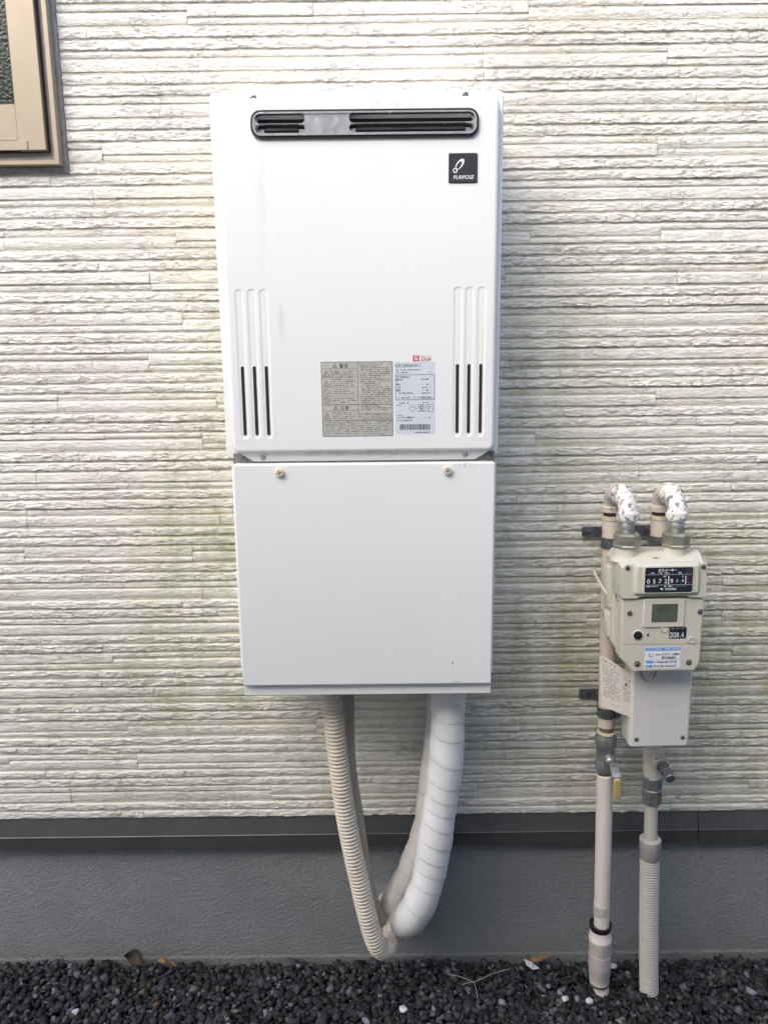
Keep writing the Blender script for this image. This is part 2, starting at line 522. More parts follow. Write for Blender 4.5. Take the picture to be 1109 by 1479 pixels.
def lathe(mb, p, d, prof, n=28, turn=0.0):
    """prof: (distance along d, radius); n = 6 or 8 gives nuts"""
    p = Vector(p); d = Vector(d).normalized()
    u = d.orthogonal().normalized()
    if abs(d.z) > 0.9:
        u = (Vector((1, 0, 0)) - d * d.x).normalized()
    w = d.cross(u)
    vs = []
    for t, r in prof:
        for j in range(n):
            a = 2 * math.pi * j / n + turn
            vs.append(p + d * t + (u * math.cos(a) + w * math.sin(a)) * r)
    fs = []
    for i in range(len(prof) - 1):
        for j in range(n):
            a = i * n + j; b = i * n + (j + 1) % n
            fs.append((a, b, b + n, a + n))
    fs.append(tuple(range(n))[::-1])
    fs.append(tuple((len(prof) - 1) * n + j for j in range(n)))
    return mb.add(vs, fs)

# text is written as curves and turned into flat meshes at the end
TEXTS = []
def write(txt, x, z, size, y, mat, parent, align='LEFT', bold=0.0, shear=0.0, width=None, name='lettering', rot=None, squeeze=1.0):
    cu = bpy.data.curves.new('lettering', 'FONT')
    cu.body = txt; cu.size = size; cu.align_x = align
    cu.offset = bold * size; cu.shear = shear
    cu.resolution_u = 3
    cu.extrude = 0.0001
    o = bpy.data.objects.new('lettering', cu)
    C.objects.link(o)
    base = Matrix.Translation((x, y, z)) @ (rot if rot is not None else Matrix.Identity(4)) @ Matrix.Rotation(rad(90), 4, 'X') @ Matrix.Diagonal((squeeze, 1, 1, 1))
    TEXTS.append((o, base, mat, parent, name))

PRINTS = {}
def dash_lines(x0, x1, z, h, y, mat, parent, fill=0.8, rnd=random):
    """a line of print too small to read: little strokes with gaps"""
    mb = PRINTS.setdefault((mat, parent.name), (MB(), mat, parent))[0]
    x = x0
    while x < x1:
        w = rnd.uniform(0.5, 1.5) * h
        if rnd.random() < fill:
            e = min(x + w, x1)
            a = rnd.uniform(0.25, 1.0)
            zz = z + h * rnd.uniform(0, 1 - a)
            mb.add([(x, y, zz), (e, y, zz), (e, y, zz + h * a), (x, y, zz + h * a)], [(0, 1, 2, 3)])
        x += w + rnd.uniform(0.15, 0.5) * h

def line(x0, z0, x1, z1, w, y, mat, parent):
    mb = PRINTS.setdefault((mat, parent.name), (MB(), mat, parent))[0]
    d = Vector((x1 - x0, z1 - z0)).normalized() * w / 2
    mb.add([(x0 + d.y, y, z0 - d.x), (x1 + d.y, y, z1 - d.x), (x1 - d.y, y, z1 + d.x), (x0 - d.y, y, z0 + d.x)], [(0, 1, 2, 3)])

def frame_lines(x0, x1, z0, z1, w, y, mat, parent):
    line(x0, z0, x1, z0, w, y, mat, parent); line(x0, z1, x1, z1, w, y, mat, parent)
    line(x0, z0, x0, z1, w, y - 0.00005, mat, parent); line(x1, z0, x1, z1, w, y - 0.00005, mat, parent)

def circle_line(cx, cz, r, w, y, mat, parent, n=16):
    for k in range(n):
        a, b = 2 * math.pi * k / n, 2 * math.pi * (k + 1) / n
        line(cx + r * math.cos(a), cz + r * math.sin(a), cx + r * math.cos(b), cz + r * math.sin(b), w, y, mat, parent)

def screw(x, y, z, r, parent, mat=None, name='screw', d=(0, -1, 0)):
    mb = MB()
    lathe(mb, (x, y, z), d, [(-0.002, r), (0.0012, r), (0.0022, r * 0.85), (0.0026, r * 0.5), (0.0012, r * 0.35), (0.0010, 0.0001)], 16)
    return build(name, mb, mat or M['screw'], parent)

def pan_screw(x, y, z, r, parent, mat, name='screw'):
    """cross-slotted head"""
    mb = MB()
    lathe(mb, (x, y, z), (0, -1, 0), [(-0.001, r), (0.0045, r), (0.006, r * 0.9), (0.0064, r * 0.6), (0.0064, 0.0001)], 24)
    o = build(name, mb, mat, parent)
    c = MB()
    for ang in (20, 110):
        a = rad(ang); dx, dz = math.cos(a), math.sin(a)
        ux, uz = dx * r * 0.62, dz * r * 0.62; px, pz = -dz * r * 0.10, dx * r * 0.10
        yy = y - 0.0066 - 0.0001 * (ang > 100)
        c.add([(x - ux - px, yy, z - uz - pz), (x + ux - px, yy, z + uz - pz), (x + ux + px, yy, z + uz + pz), (x - ux + px, yy, z - uz + pz)], [(0, 1, 2, 3)])
    build('cross_slot', c, M['rust'], o, smooth=False, fix=False)
    return o

def fbm(x, z, seed, octaves=4, gain=0.55):
    """value noise on arrays"""
    r = np.random.default_rng(seed)
    tab = r.random(4096)
    tot = np.zeros_like(x); amp = 1.0; s = 0.0
    for k in range(octaves):
        xi = np.floor(x).astype(int); zi = np.floor(z).astype(int)
        fx = x - xi; fz = z - zi
        fx = fx * fx * (3 - 2 * fx); fz = fz * fz * (3 - 2 * fz)
        def h(a, b): return tab[(a * 374761 + b * 668265 + k * 9176) & 4095]
        v = (h(xi, zi) * (1 - fx) + h(xi + 1, zi) * fx) * (1 - fz) + (h(xi, zi + 1) * (1 - fx) + h(xi + 1, zi + 1) * fx) * fz
        tot += v * amp; s += amp; amp *= gain
        x = x * 2.03 + 17.1; z = z * 2.03 + 5.7
    return tot / s

# ---------------------------------------------------------------- ground
g = MB(); g.add([(-60, -60, -0.035), (60, -60, -0.035), (60, 60, -0.035), (-60, 60, -0.035)], [(0, 1, 2, 3)])
ground = build('ground', g, M['ground'], None, smooth=False, fix=False, kind='structure')
ground['label'] = 'dark soil under the crushed stone strip'

def heap(x, y):
    x = np.asarray(x, float); y = np.asarray(y, float)
    return 0.012 * (fbm(x * 5 + 40, y * 5 + 9, 5, 3) - 0.5) * 2 - 0.006 * x - 0.03 * np.clip(-y - 0.25, 0, 1) * 0.3

def gravel():
    # a stock of broken chips: hulls of a few scattered points, so edges stay sharp and faces flat
    hr = np.random.default_rng(8); chips = []
    for k in range(48):
        q = hr.normal(size=(13, 3)); q /= np.linalg.norm(q, axis=1, keepdims=True); q *= hr.uniform(0.78, 1.05, (13, 1))
        bm = bmesh.new()
        for p_ in q: bm.verts.new(p_)
        bmesh.ops.convex_hull(bm, input=list(bm.verts))
        bmesh.ops.delete(bm, geom=[v for v in bm.verts if not v.link_faces], context='VERTS')
        bm.verts.index_update(); bm.verts.ensure_lookup_table()
        chips.append((np.array([v.co[:] for v in bm.verts]), np.array([[v.index for v in f.verts] for f in bm.faces])))
        bm.free()
    pts = []
    r = np.random.default_rng(3)
    for (x0, x1, y0, y1, sp, lay, smin, smax) in ((-1.02, 1.0, -0.27, 0.0, 0.0108, 2, 0.0050, 0.0112), (-2.4, 2.4, -0.75, 0.0, 0.024, 1, 0.009, 0.015)):
        for l in range(lay):
            xs = np.arange(x0, x1, sp); ys = np.arange(y0, y1, sp)
            X, Y = np.meshgrid(xs, ys)
            X = X.ravel() + r.uniform(-.5, .5, X.size) * sp; Y = Y.ravel() + r.uniform(-.5, .5, Y.size) * sp
            if sp > 0.02:
                k = ~((X > -1.02) & (X < 1.0) & (Y > -0.27)); X = X[k]; Y = Y[k]
            S = smin + (smax - smin) * r.random(X.size) ** 1.6
            big = r.random(X.size) < 0.05
            S[big] *= 1.35
            Z = heap(X, Y) - 0.010 * (1 - l) + r.uniform(-0.004, 0.004, X.size) + (0 if lay > 1 else -0.006)
            Y = np.minimum(Y, -S * 0.6)
            pts.append(np.stack([X, Y, Z, S], 1))
    P = np.concatenate(pts); n = len(P)
    kind_ = r.integers(0, len(chips), n)
    sc_ = np.stack([r.uniform(1.0, 1.5, n), r.uniform(0.8, 1.15, n), r.uniform(0.62, 1.0, n)], 1)
    a = r.uniform(0, 2 * np.pi, n); b = r.uniform(-0.7, 0.7, n)
    VS = []; FS = []; IDX = []; off = 0
    for k, (cv, cf) in enumerate(chips):
        ids = np.where(kind_ == k)[0]; m = len(ids)
        v = cv[None] * sc_[ids][:, None, :]
        ca, sa, cb, sb = (f_(q[ids])[:, None] for q in (a, b) for f_ in (np.cos, np.sin))
        x, z = v[..., 0] * cb - v[..., 2] * sb, v[..., 0] * sb + v[..., 2] * cb
        x, y = x * ca - v[..., 1] * sa, x * sa + v[..., 1] * ca
        v = np.stack([x, y, z], -1) * P[ids][:, None, 3:4] * 1.16 + P[ids][:, None, :3]
        VS.append(v.reshape(-1, 3)); IDX.append(np.repeat(ids, len(cv)))
        FS.append((cf[None] + (np.arange(m) * len(cv))[:, None, None]).reshape(-1, 3) + off); off += m * len(cv)
    V = np.concatenate(VS); F = np.concatenate(FS); IDX = np.concatenate(IDX)
    V[:, 1] = np.minimum(V[:, 1], 0.009)
    me = bpy.data.meshes.new('gravel')
    me.vertices.add(len(V)); me.vertices.foreach_set('co', V.ravel())
    me.loops.add(F.size); me.loops.foreach_set('vertex_index', F.ravel().astype(np.int32))
    me.polygons.add(len(F)); me.polygons.foreach_set('loop_start', np.arange(0, F.size, 3, dtype=np.int32)); me.polygons.foreach_set('loop_total', np.full(len(F), 3, np.int32))
    me.update(calc_edges=True)
    # each stone has its own colour
    t = r.random(n)
    val = 0.018 + 0.050 * r.random(n) ** 1.6
    val[t > 0.86] = r.uniform(0.07, 0.17, (t > 0.86).sum())
    val[t > 0.988] = r.uniform(0.18, 0.30, (t > 0.988).sum())
    hue = r.random(n)
    col = np.stack([val * (0.95 + 0.10 * (hue > 0.75)), val * (1.0 + 0.02 * hue), val * (1.16 - 0.28 * (hue > 0.75)), np.ones(n)], 1)
    colv = col[IDX]
    at = me.attributes.new('tone', 'FLOAT_COLOR', 'POINT')
    at.data.foreach_set('color', colv.ravel())
    me.materials.append(M['stone'])
    o = bpy.data.objects.new('gravel', me); C.objects.link(o)
    o['kind'] = 'stuff'; o['label'] = 'dark crushed stone spread along the foot of the wall'; o['category'] = 'gravel'
gravel()

# ---------------------------------------------------------------- the house wall
Z_SIDE = 0.386
wall = thing('house_wall', (0, 0.1, 0), 'cream stacked-stone siding wall on a grey mortar foundation', 'wall')
WX0, WX1, WZ1 = -2.6, 2.6, 3.05
# window opening cut into the board and strips: everything right of and below it is siding
WIN_X, WIN_Z = -0.604, 1.773

mb = MB()
box(mb, WX0, WX1, 0.0, 0.20, Z_SIDE, WIN_Z); box(mb, WIN_X, WX1, 0.0, 0.20, WIN_Z, WZ1); box(mb, WX0, -1.75, 0.0, 0.20, WIN_Z, WZ1); box(mb, -1.75, WIN_X, 0.10, 0.20, WIN_Z, WZ1); box(mb, -1.75, WIN_X, 0.0, 0.10, 2.75, WZ1)
build('siding_board', mb, M['siding'], wall, smooth=False)

mb = MB()
prof = [(0.20, 0.30), (0.012, 0.345), (0.012, 0.010), (0.010, 0.004), (0.010, -0.06), (0.20, -0.06)]
vs = [(x, y, z) for x in (WX0, WX1) for y, z in prof]; n = len(prof)
mb.add(vs, [(k, (k + 1) % n, (k + 1) % n + n, k + n) for k in range(n)] + [tuple(range(n))[::-1], tuple(range(n, 2 * n))])
build('foundation', mb, M['mortar'], wall, smooth=False)

def flashing(x0, x1):
    mb = MB()
    prof = [(0.010, 0.402), (0.0005, 0.384), (-0.013, 0.3475), (-0.0145, 0.3460), (-0.0145, 0.3440), (-0.0135, 0.3430), (-0.0135, 0.3145), (-0.012, 0.313), (0.010, 0.315)]
    n = len(prof)
    vs = [(x, y, z) for x in (x0, x1) for y, z in prof]
    mb.add(vs, [(k, (k + 1) % n, (k + 1) % n + n, k + n) for k in range(n)] + [tuple(range(n))[::-1], tuple(range(n, 2 * n))])
    return build('base_flashing', mb, M['flashing'], wall, smooth=False)
flashing(WX0, 0.7085); flashing(0.7105, 0.79); flashing(0.7904, WX1)

# unseen house behind the camera, added and sized to shade the lower wall -----------
nb = thing('unseen_neighbour_house', (3.5, -4.5, 0), 'unseen beige plastered house added across the narrow passage for its shade', 'house')
NBX, NBY, NBH = -4.2, -2.6, 2.85
mb = MB(); box(mb, NBX, 9.0, -9.0, NBY, -0.1, NBH); build('wall', mb, M['plaster'], nb, smooth=False)
mb = MB()
vs = [(x, y, z) for x in (NBX - 0.3, 9.3) for y, z in ((NBY + 0.25, NBH + 0.01), (NBY + 0.25, NBH + 0.12), (-5.75, NBH + 0.9), (-9.3, NBH + 0.12), (-9.3, NBH + 0.01))]
mb.add(vs, [(k, (k + 1) % 5, (k + 1) % 5 + 5, k + 5) for k in range(5)] + [(4, 3, 2, 1, 0), (5, 6, 7, 8, 9)])
build('roof', mb, M['roof'], nb, smooth=False)

# siding strips -----------------------------------------------------------
CAM = Vector(cam.location); CR = cam.rotation_euler.to_matrix()
def in_view(x, z, pad=0.0):
    d = CR.transposed() @ (Vector((x, 0, z)) - CAM)
    u = d.x / -d.z * 1111 / 554.5; v = d.y / -d.z * 1111 / 739.5
    return abs(u) < 1 + pad and abs(v) < 1 + pad

def strip_mesh(x0, x1, z0, z1, h, rough, seed, dx, nz):
    """one moulded strip: sloped top, proud broken face, undercut lower edge"""
    nx = max(3, int(round((x1 - x0) / dx)))
    xs = np.linspace(x0, x1, nx + 1)
    # profile parameter rows: bottom back, bottom edge, face rows, top edge, top back
    t = np.concatenate([[0.0, 0.02], np.linspace(0.06, 0.86, nz), [0.93, 1.0]])
    T, X = np.meshgrid(t, xs, indexing='ij')
    H = z1 - z0
    edge = (fbm(xs * 130, xs * 0 + seed * 1.7, 21, 3) - 0.5) * (0.0034 if rough else 0.0010)
    edge += (fbm(xs * 16, xs * 0 + seed * 3.1, 22, 2) - 0.5) * (0.0018 if rough else 0.0004)
    top = (fbm(xs * 80, xs * 0 + seed * 2.3, 23, 3) - 0.5) * (0.0026 if rough else 0.0008)
    lo = z0 + edge[None, :]; hi = z1 + top[None, :]
    Z = lo + (hi - lo) * T
    # broken stone face: horizontally drawn noise, terraced into ledges
    a = 62 if rough else 36
    N1 = fbm(X * a + seed * 7.3, Z * (a * (3.2 if rough else 5.0)) + seed, 31, 4, 0.6)
    ter = N1 * (5.5 if rough else 4.0)
    fl = np.floor(ter); fr = ter - fl
    ter = (fl + np.clip((fr - 0.62) / 0.38, 0, 1) ** 1.2) / (5.5 if rough else 4.0)
    N2 = fbm(X * 150 + seed, Z * 330, 33, 3, 0.6)
    relief = (ter - 0.45) * (0.0054 if rough else 0.0024) + (N2 - 0.5) * (0.0024 if rough else 0.0014)
    face = h + relief
    bf = np.random.default_rng(seed).uniform(*((0.5, 1.0) if rough else (0.1, 1.0)))
    wv = np.clip(bf + (fbm(xs * 9, xs * 0 + seed * 0.77, 24, 2) - 0.5) * 0.9, 0.1, 1.0)[None, :]
    prof = np.interp(T, [0, 0.019, 0.021, 0.06, 0.86, 0.93, 1.0], [0.0, 0.84, 0.90, 1.0, 0.95, 0.66, 0.02])
    Y = -np.maximum(face, 0.0008) * prof * (wv + (1 - wv) * np.clip(T / 0.45, 0, 1)) - 0.0002
    # ends
    e = np.minimum((X - x0), (x1 - X)); Y *= np.clip(e / 0.0016 + 0.66, 0.66, 1)
    m, k = len(t), nx + 1
    V = np.stack([X, Y, Z], -1).reshape(-1, 3)
    i, j = np.meshgrid(np.arange(m - 1), np.arange(k - 1), indexing='ij')
    q = (i * k + j).ravel()
    F = np.stack([q, q + 1, q + k + 1, q + k], 1)
    # side walls at both ends down to the board
    sv = []; sf = []
    return V, F

def mesh_np(name, V, F, mat, parent, smooth=True):
    me = bpy.data.meshes.new(name)
    og = origin_of(parent)
    V = V - np.array(og)[None]
    me.vertices.add(len(V)); me.vertices.foreach_set('co', V.ravel())
    me.loops.add(F.size); me.loops.foreach_set('vertex_index', F.ravel().astype(np.int32))
    me.polygons.add(len(F)); me.polygons.foreach_set('loop_start', np.arange(0, F.size, 4, dtype=np.int32)); me.polygons.foreach_set('loop_total', np.full(len(F), 4, np.int32))
    me.polygons.foreach_set('use_smooth', np.full(len(F), smooth))
    me.update(calc_edges=True)
    if smooth:
        me.set_sharp_from_angle(angle=rad(50))
    me.materials.append(mat)
    o = bpy.data.objects.new(name, me); C.objects.link(o); o.parent = parent
    return o

STRIPS = []
def course(z0, z1, h, rough, lmin, lmax):
    x = WX0 + random.uniform(-0.3, 0)
    while x < WX1:
        l = random.uniform(lmin, lmax)
        a, b = max(x, WX0), min(x + l, WX1)
        if b - a > 0.01:
            STRIPS.append((a, b, z0, z1, h + random.uniform(-0.0007, 0.0007), rough))
        x += l
z = Z_SIDE + 0.0015
PER = 0.0802
while z < WZ1 - PER:
    # pair of rough courses, then a band where a wide and a thin strip change places
    course(z, z + 0.0162, 0.0040, True, 0.16, 0.62)
    course(z + 0.0207, z + 0.0369, 0.0039, True, 0.16, 0.62)
    zb = z + 0.0418
    x = WX0 + random.uniform(-0.3, 0)
    while x < WX1:
        l = random.uniform(0.22, 0.62)
        a, b = max(x, WX0), min(x + l, WX1) - 0.0004
        x += l
        if b - a < 0.01: continue
        wide_low = random.random() < 0.5
        h1, h2 = 0.0034 + random.uniform(-0.0008, 0.0008), 0.0030 + random.uniform(-0.0014, 0.0008)
        if wide_low: cuts = ((zb, zb + 0.0208, h1), (zb + 0.0242, zb + 0.0342, h2))
        else: cuts = ((zb, zb + 0.0100, h2), (zb + 0.0134, zb + 0.0342, h1))
        for (c0, c1, hh) in cuts:
            # thin strips are sometimes broken again
            xs_ = [a, b]
            if (c1 - c0) < 0.012 and b - a > 0.3 and random.random() < 0.6: xs_.insert(1, a + (b - a) * random.uniform(0.3, 0.7))
            for p0, p1 in zip(xs_, xs_[1:]):
                STRIPS.append((p0, p1, c0, c1, hh + random.uniform(-0.001, 0.0006), False))
    z += PER

cut = []
for (a, b, c, d, h, rgh) in STRIPS:                        # strips stop at the window
    if d > WIN_Z - 0.001 and a < WIN_X:
        if b <= WIN_X + 0.02:
            if b < -1.76 or a < -1.76:
                if min(b, -1.76) - a > 0.02: cut.append((a, min(b, -1.76), c, d, h, rgh))
            continue
        a = WIN_X + random.uniform(0.0006, 0.002)
    if d - c > 0.006: cut.append((a, b, c, d, h, rgh))
STRIPS = cut
def shown(s):
    a, b, c, d = s[:4]; k = 0; zc = (c + d) / 2
    for i in range(24):
        x = a + (b - a) * (i + 0.5) / 24
        if in_view(x, zc) and not (-0.30 < x < 0.24 and 0.72 < zc < 2.05): k += 1
    return k / 24 * (b - a) * (d - c)
rank = sorted(range(len(STRIPS)), key=lambda i: -shown(STRIPS[i]))
rest_v = []; rest_f = []; off = 0
for r_i, i in enumerate(rank):
    a, b, c, d, h, rgh = STRIPS[i]
    near = any(in_view(a + (b - a) * k / 8, zz, 0.06) for k in range(9) for zz in (c, d))
    hid = -0.24 < a and b < 0.17 and 0.85 < c and d < 1.80
    if near and not hid:
        V, F = strip_mesh(a, b, c, d, h, rgh, i + 1, 0.0024, 9 if rgh else (9 if d - c > 0.015 else 5))
    else:
        V, F = strip_mesh(a, b, c, d, h, rgh, i + 1, 0.02, 3)
    if r_i < 297:
        mesh_np('siding_strip', V, F, M['siding'], wall)
    else:
        rest_v.append(V); rest_f.append(F + off); off += len(V)
so = mesh_np('siding_relief', np.concatenate(rest_v), np.concatenate(rest_f), M['siding'], wall)
so['kind'] = 'stuff'

# ---------------------------------------------------------------- window at the upper left
WL = -1.74
def lframe(mb, xi, xo, zi, zo, y0, y1):
    """right stile and bottom rail as one L between an inner and an outer corner, closed to the left and above"""
    box(mb, xi, xo, y0, y1, zo, 2.74)
    box(mb, WL, xi, y0, y1, zo, zi)
mb = MB(); lframe(mb, -0.6135, -0.604, 1.7835, 1.773, 0.09, -0.0065)
win = build('window', mb, M['sealant'], wall, smooth=False)
win['label'] = 'window with beige aluminium frame and obscure glass'
mb = MB(); lframe(mb, -0.6205, -0.6125, 1.7915, 1.7845, 0.09, -0.026)
o = build('frame_lip', mb, M['alu_beige'], win, smooth=False)
mb = MB(); lframe(mb, -0.665, -0.6205, 1.84, 1.7915, 0.09, -0.008)
build('frame_reveal', mb, M['alu_grey'], win, smooth=False)
mb = MB(); lframe(mb, -0.69, -0.6335, 1.88, 1.809, -0.0085, -0.0115)
build('sash_gap_shade', mb, M['black'], win, smooth=False)  # black strip put in for the shade of the gap around the sash
mb = MB(); slab(mb, rr(-0.6885, -0.6365, 1.8105, 2.74, 0.001, 2), [(-0.012, 0), (-0.0215, 0), (-0.0225, 0.001)])
build('sash_stile', mb, M['alu_beige'], win, smooth=False)
mb = MB(); slab(mb, rr(WL, -0.6890, 1.8285, 1.8930, 0.001, 2), [(-0.012, 0), (-0.0190, 0), (-0.0200, 0.001)])
build('sash_rail', mb, M['alu_beige'], win, smooth=False)
mb = MB(); slab(mb, rr(WL, -0.6705, 1.8100, 1.8275, 0.001, 2), [(-0.0226, 0), (-0.0235, 0), (-0.0245, 0.001)])
build('rail_cover', mb, M['alu_beige'], win, smooth=False)
mb = MB(); box(mb, WL, -0.6890, -0.012, -0.016, 1.8932, 1.8965); box(mb, -0.6925, -0.6890, -0.012, -0.0162, 1.8966, 2.74)
build('glazing_bead', mb, M['black'], win, smooth=False)
mb = MB(); box(mb, WL, -0.6900, -0.004, -0.0125, 1.890, 2.74)
build('pane', mb, M['glass'], win, smooth=False)

# ---------------------------------------------------------------- water heater
Y = -0.24
heater = thing('water_heater', (-0.034, 0.0, 1.235), 'white wall-mounted gas water heater with steel exhaust slot', 'water heater', rot=(0, rad(0.08), 0))
mb = MB(); slab(mb, rr(-0.2825, 0.2065, 1.236, 1.8455, 0.010), [(-0.012, 0), (-0.214, 0), (-0.2165, 0.002)])
build('casing', mb, M['enamel'], heater)
mb = MB(); slab(mb, rr(-0.075, -0.010, 1.80, 1.853, 0.010), [(-0.0100, 0), (-0.0118, 0), (-0.0135, 0.0012)])
br = build('mounting_bracket', mb, M['enamel'], heater)
screw(-0.042, -0.0137, 1.8485, 0.003, br)

def cutter(items):
    mb = MB()
    for outline, rings in items: slab(mb, outline, rings)
    me = bpy.data.meshes.new('c'); me.from_pydata(mb.v, [], mb.f)
    bm = bmesh.new(); bm.from_mesh(me); bmesh.ops.recalc_face_normals(bm, faces=bm.faces); bm.to_mesh(me); bm.free()
    o = bpy.data.objects.new('c', me); C.objects.link(o); return o

mb = MB(); slab(mb, rr(-0.2675, 0.1970, 1.2475, 1.8305, 0.013, 6), [(-0.217, 0), (-0.2325, 0), (-0.2362, 0.0009), (-0.2388, 0.0032), (-0.2400, 0.0065)])
og = ORIGIN[heater.name]
ORIGIN.pop(heater.name)                                     # cut in world coordinates, then move to the heater's base
panel = build('front_panel', mb, M['enamel'], None, smooth=False)
ORIGIN[heater.name] = og
SLX = (-0.243, -0.2222, -0.2015, 0.1305, 0.1505, 0.1712)
cutA = cutter([(rr(-0.2055, 0.1565, 1.7720, 1.8055, 0.012), [(-0.218, 0), (-0.245, 0)])] +
              [(rr(x - 0.0085, x + 0.0085, 1.2725, 1.5305, 0.0085, 6), [(-0.2391, 0.0036), (-0.2396, 0.0018), (-0.2403, -0.0004)]) for x in SLX])
cutB = cutter([(rr(x - 0.0030, x + 0.0030, 1.2795, 1.4000, 0.0030, 5), [(-0.2364, 0), (-0.250, 0)]) for x in SLX])
for c_ in (cutA, cutB):
    md = panel.modifiers.new('cut', 'BOOLEAN'); md.operation = 'DIFFERENCE'; md.solver = 'EXACT'; md.object = c_
dg = bpy.context.evaluated_depsgraph_get(); dg.update()
pm = bpy.data.meshes.new_from_object(panel.evaluated_get(dg))
panel.modifiers.clear(); panel.data = pm
pm.transform(Matrix.Translation(-og))
pm.set_sharp_from_angle(angle=rad(28)); pm.polygons.foreach_set('use_smooth', [abs(p.normal.y) < 0.995 for p in pm.polygons])
panel.parent = heater
for c_ in (cutA, cutB):
    me_ = c_.data; bpy.data.objects.remove(c_); bpy.data.meshes.remove(me_)
for x in SLX:                                               # dark plate close behind each slot, standing in for the unlit inside
    mb = MB(); slab(mb, rr(x - 0.0036, x + 0.0036, 1.2789, 1.4006, 0.0036, 4), [(-0.2358, 0), (-0.2370, 0)])
    build('slot_shade_plate', mb, M['dark'], heater, smooth=False)
# exhaust outlet
mb = MB(); ring_plate(mb, rr(-0.2110, 0.1620, 1.7665, 1.8100, 0.0160)(0), rr(-0.2070, 0.1580, 1.7705, 1.8060, 0.0130)(0), -0.2385, -0.2442)
grl = build('exhaust_grille', mb, M['black'], heater, angle=50)
mb = MB()
slab_o = rr(-0.2072, 0.1582, 1.7703, 1.8062, 0.0132)
ring_plate(mb, slab_o(0), slab_o(0.0026), -0.236, -0.2470)
build('steel_rim', mb, M['steel'], grl, angle=50)
mb = MB(); slab(mb, rr(-0.2062, 0.1572, 1.7712, 1.8053, 0.0122), [(-0.2370, 0), (-0.2430, 0), (-0.2440, 0.0010)])
ORIGIN.pop(heater.name)
plate = build('steel_plate', mb, M['steel'], None, smooth=False)
ORIGIN[heater.name] = og
cutC = cutter([(rr(xa, xb, za, zb_, 0.0058, 6), [(-0.235, -0.0006), (-0.2412, -0.0004), (-0.2443, -0.0012)]) for xa, xb in ((-0.2020, -0.1235), (-0.0490, 0.1530)) for za, zb_ in ((1.7760, 1.7880), (1.7906, 1.8034))])
md = plate.modifiers.new('cut', 'BOOLEAN'); md.operation = 'DIFFERENCE'; md.solver = 'EXACT'; md.object = cutC
dg = bpy.context.evaluated_depsgraph_get(); dg.update()
qm = bpy.data.meshes.new_from_object(plate.evaluated_get(dg)); plate.modifiers.clear(); plate.data = qm
qm.transform(Matrix.Translation(-og)); qm.set_sharp_from_angle(angle=rad(40)); qm.polygons.foreach_set('use_smooth', [abs(p.normal.y) < 0.995 for p in qm.polygons])
plate.parent = grl
me_ = cutC.data; bpy.data.objects.remove(cutC); bpy.data.meshes.remove(me_)
mb = MB(); box(mb, -0.203, 0.154, -0.2168, -0.2182, 1.773, 1.803)
build('duct_back', mb, M['dark'], grl, smooth=False)
for (a, b) in ((-0.202, -0.123), (-0.051, 0.153)):
    mb = MB(); slab(mb, rr(a, b, 1.7752, 1.7855, 0.0045), [(-0.219, 0), (-0.2265, 0), (-0.2275, 0.001)])
    build('lower_louvre', mb, M['steel'], grl)
    mb = MB(); slab(mb, rr(a + 0.011, b - 0.011, 1.7775, 1.7850, 0.002), [(-0.2274, 0), (-0.2284, 0)])
    lv = build('louvre_slot', mb, M['dark'], grl)
    mb = MB(); box(mb, a + 0.014, b - 0.014, -0.2283, -0.2345, 1.7815, 1.7850)
    build('louvre_fin', mb, M['steel_dark'], grl, smooth=False)

# bottom flange of the upper unit
mb = MB()
mb.add([(-0.256, -0.2332, 1.2476), (0.188, -0.2332, 1.2476), (0.164, -0.2215, 1.2312), (-0.232, -0.2215, 1.2312), (-0.256, -0.2166, 1.2476), (0.188, -0.2166, 1.2476), (0.164, -0.2166, 1.2312), (-0.232, -0.2166, 1.2312)],
       [(0, 1, 2, 3), (7, 6, 5, 4), (0, 4, 5, 1), (1, 5, 6, 2), (2, 6, 7, 3), (3, 7, 4, 0)])
fl = build('bottom_flange', mb, M['enamel'], heater, smooth=False)
for (x, z) in ((-0.2150, 1.2372), (0.1470, 1.2385)): screw(x, -0.2275, z + 0.0015, 0.0052, fl, d=(0, -0.82, -0.57))
for (x, z) in ((-0.2500, 1.2340), (0.1885, 1.2365)): screw(x, -0.2186, z, 0.0048, heater)
for (x, z) in ((-0.2090, 1.8372), (0.1420, 1.8382)): screw(x, -0.2168, z, 0.0055, heater)
mb = MB(); box(mb, -0.270, 0.200, -0.2166, -0.2182, 1.2200, 1.2458)
build('seam_strip', mb, M['seam'], heater, smooth=False)  # dark grey strip behind the gap under the flange

# badge
mb = MB(); slab(mb, rr(0.113, 0.161, 1.6955, 1.7420, 0.0022, 3), [(-0.2398, 0), (-0.2412, 0), (-0.2420, 0.0009)])
badge = build('badge', mb, M['badge'], heater)
def strip_loop(mb, outer, inner, y):
    n = len(outer)
    vs = [(x, y, z) for x, z in outer] + [(x, y, z) for x, z in inner]
    mb.add(vs, [(j, (j + 1) % n, (j + 1) % n + n, j + n) for j in range(n)])
def ell(cx, cz, a, b, ang, n=28):
    t = rad(ang); out = []
    for k in range(n):
        p = 2 * math.pi * k / n; x, z = a * math.cos(p), b * math.sin(p)
        out.append((cx + x * math.cos(t) - z * math.sin(t), cz + x * math.sin(t) + z * math.cos(t)))
    return out
mb = MB()
strip_loop(mb, ell(0.1315, 1.7245, 0.0102, 0.0050, 52), ell(0.1302, 1.7228, 0.0074, 0.0030, 54), -0.24225)
strip_loop(mb, ell(0.1240, 1.7148, 0.0040, 0.0040, 0), ell(0.1240, 1.7150, 0.0026, 0.0025, 0), -0.24235)
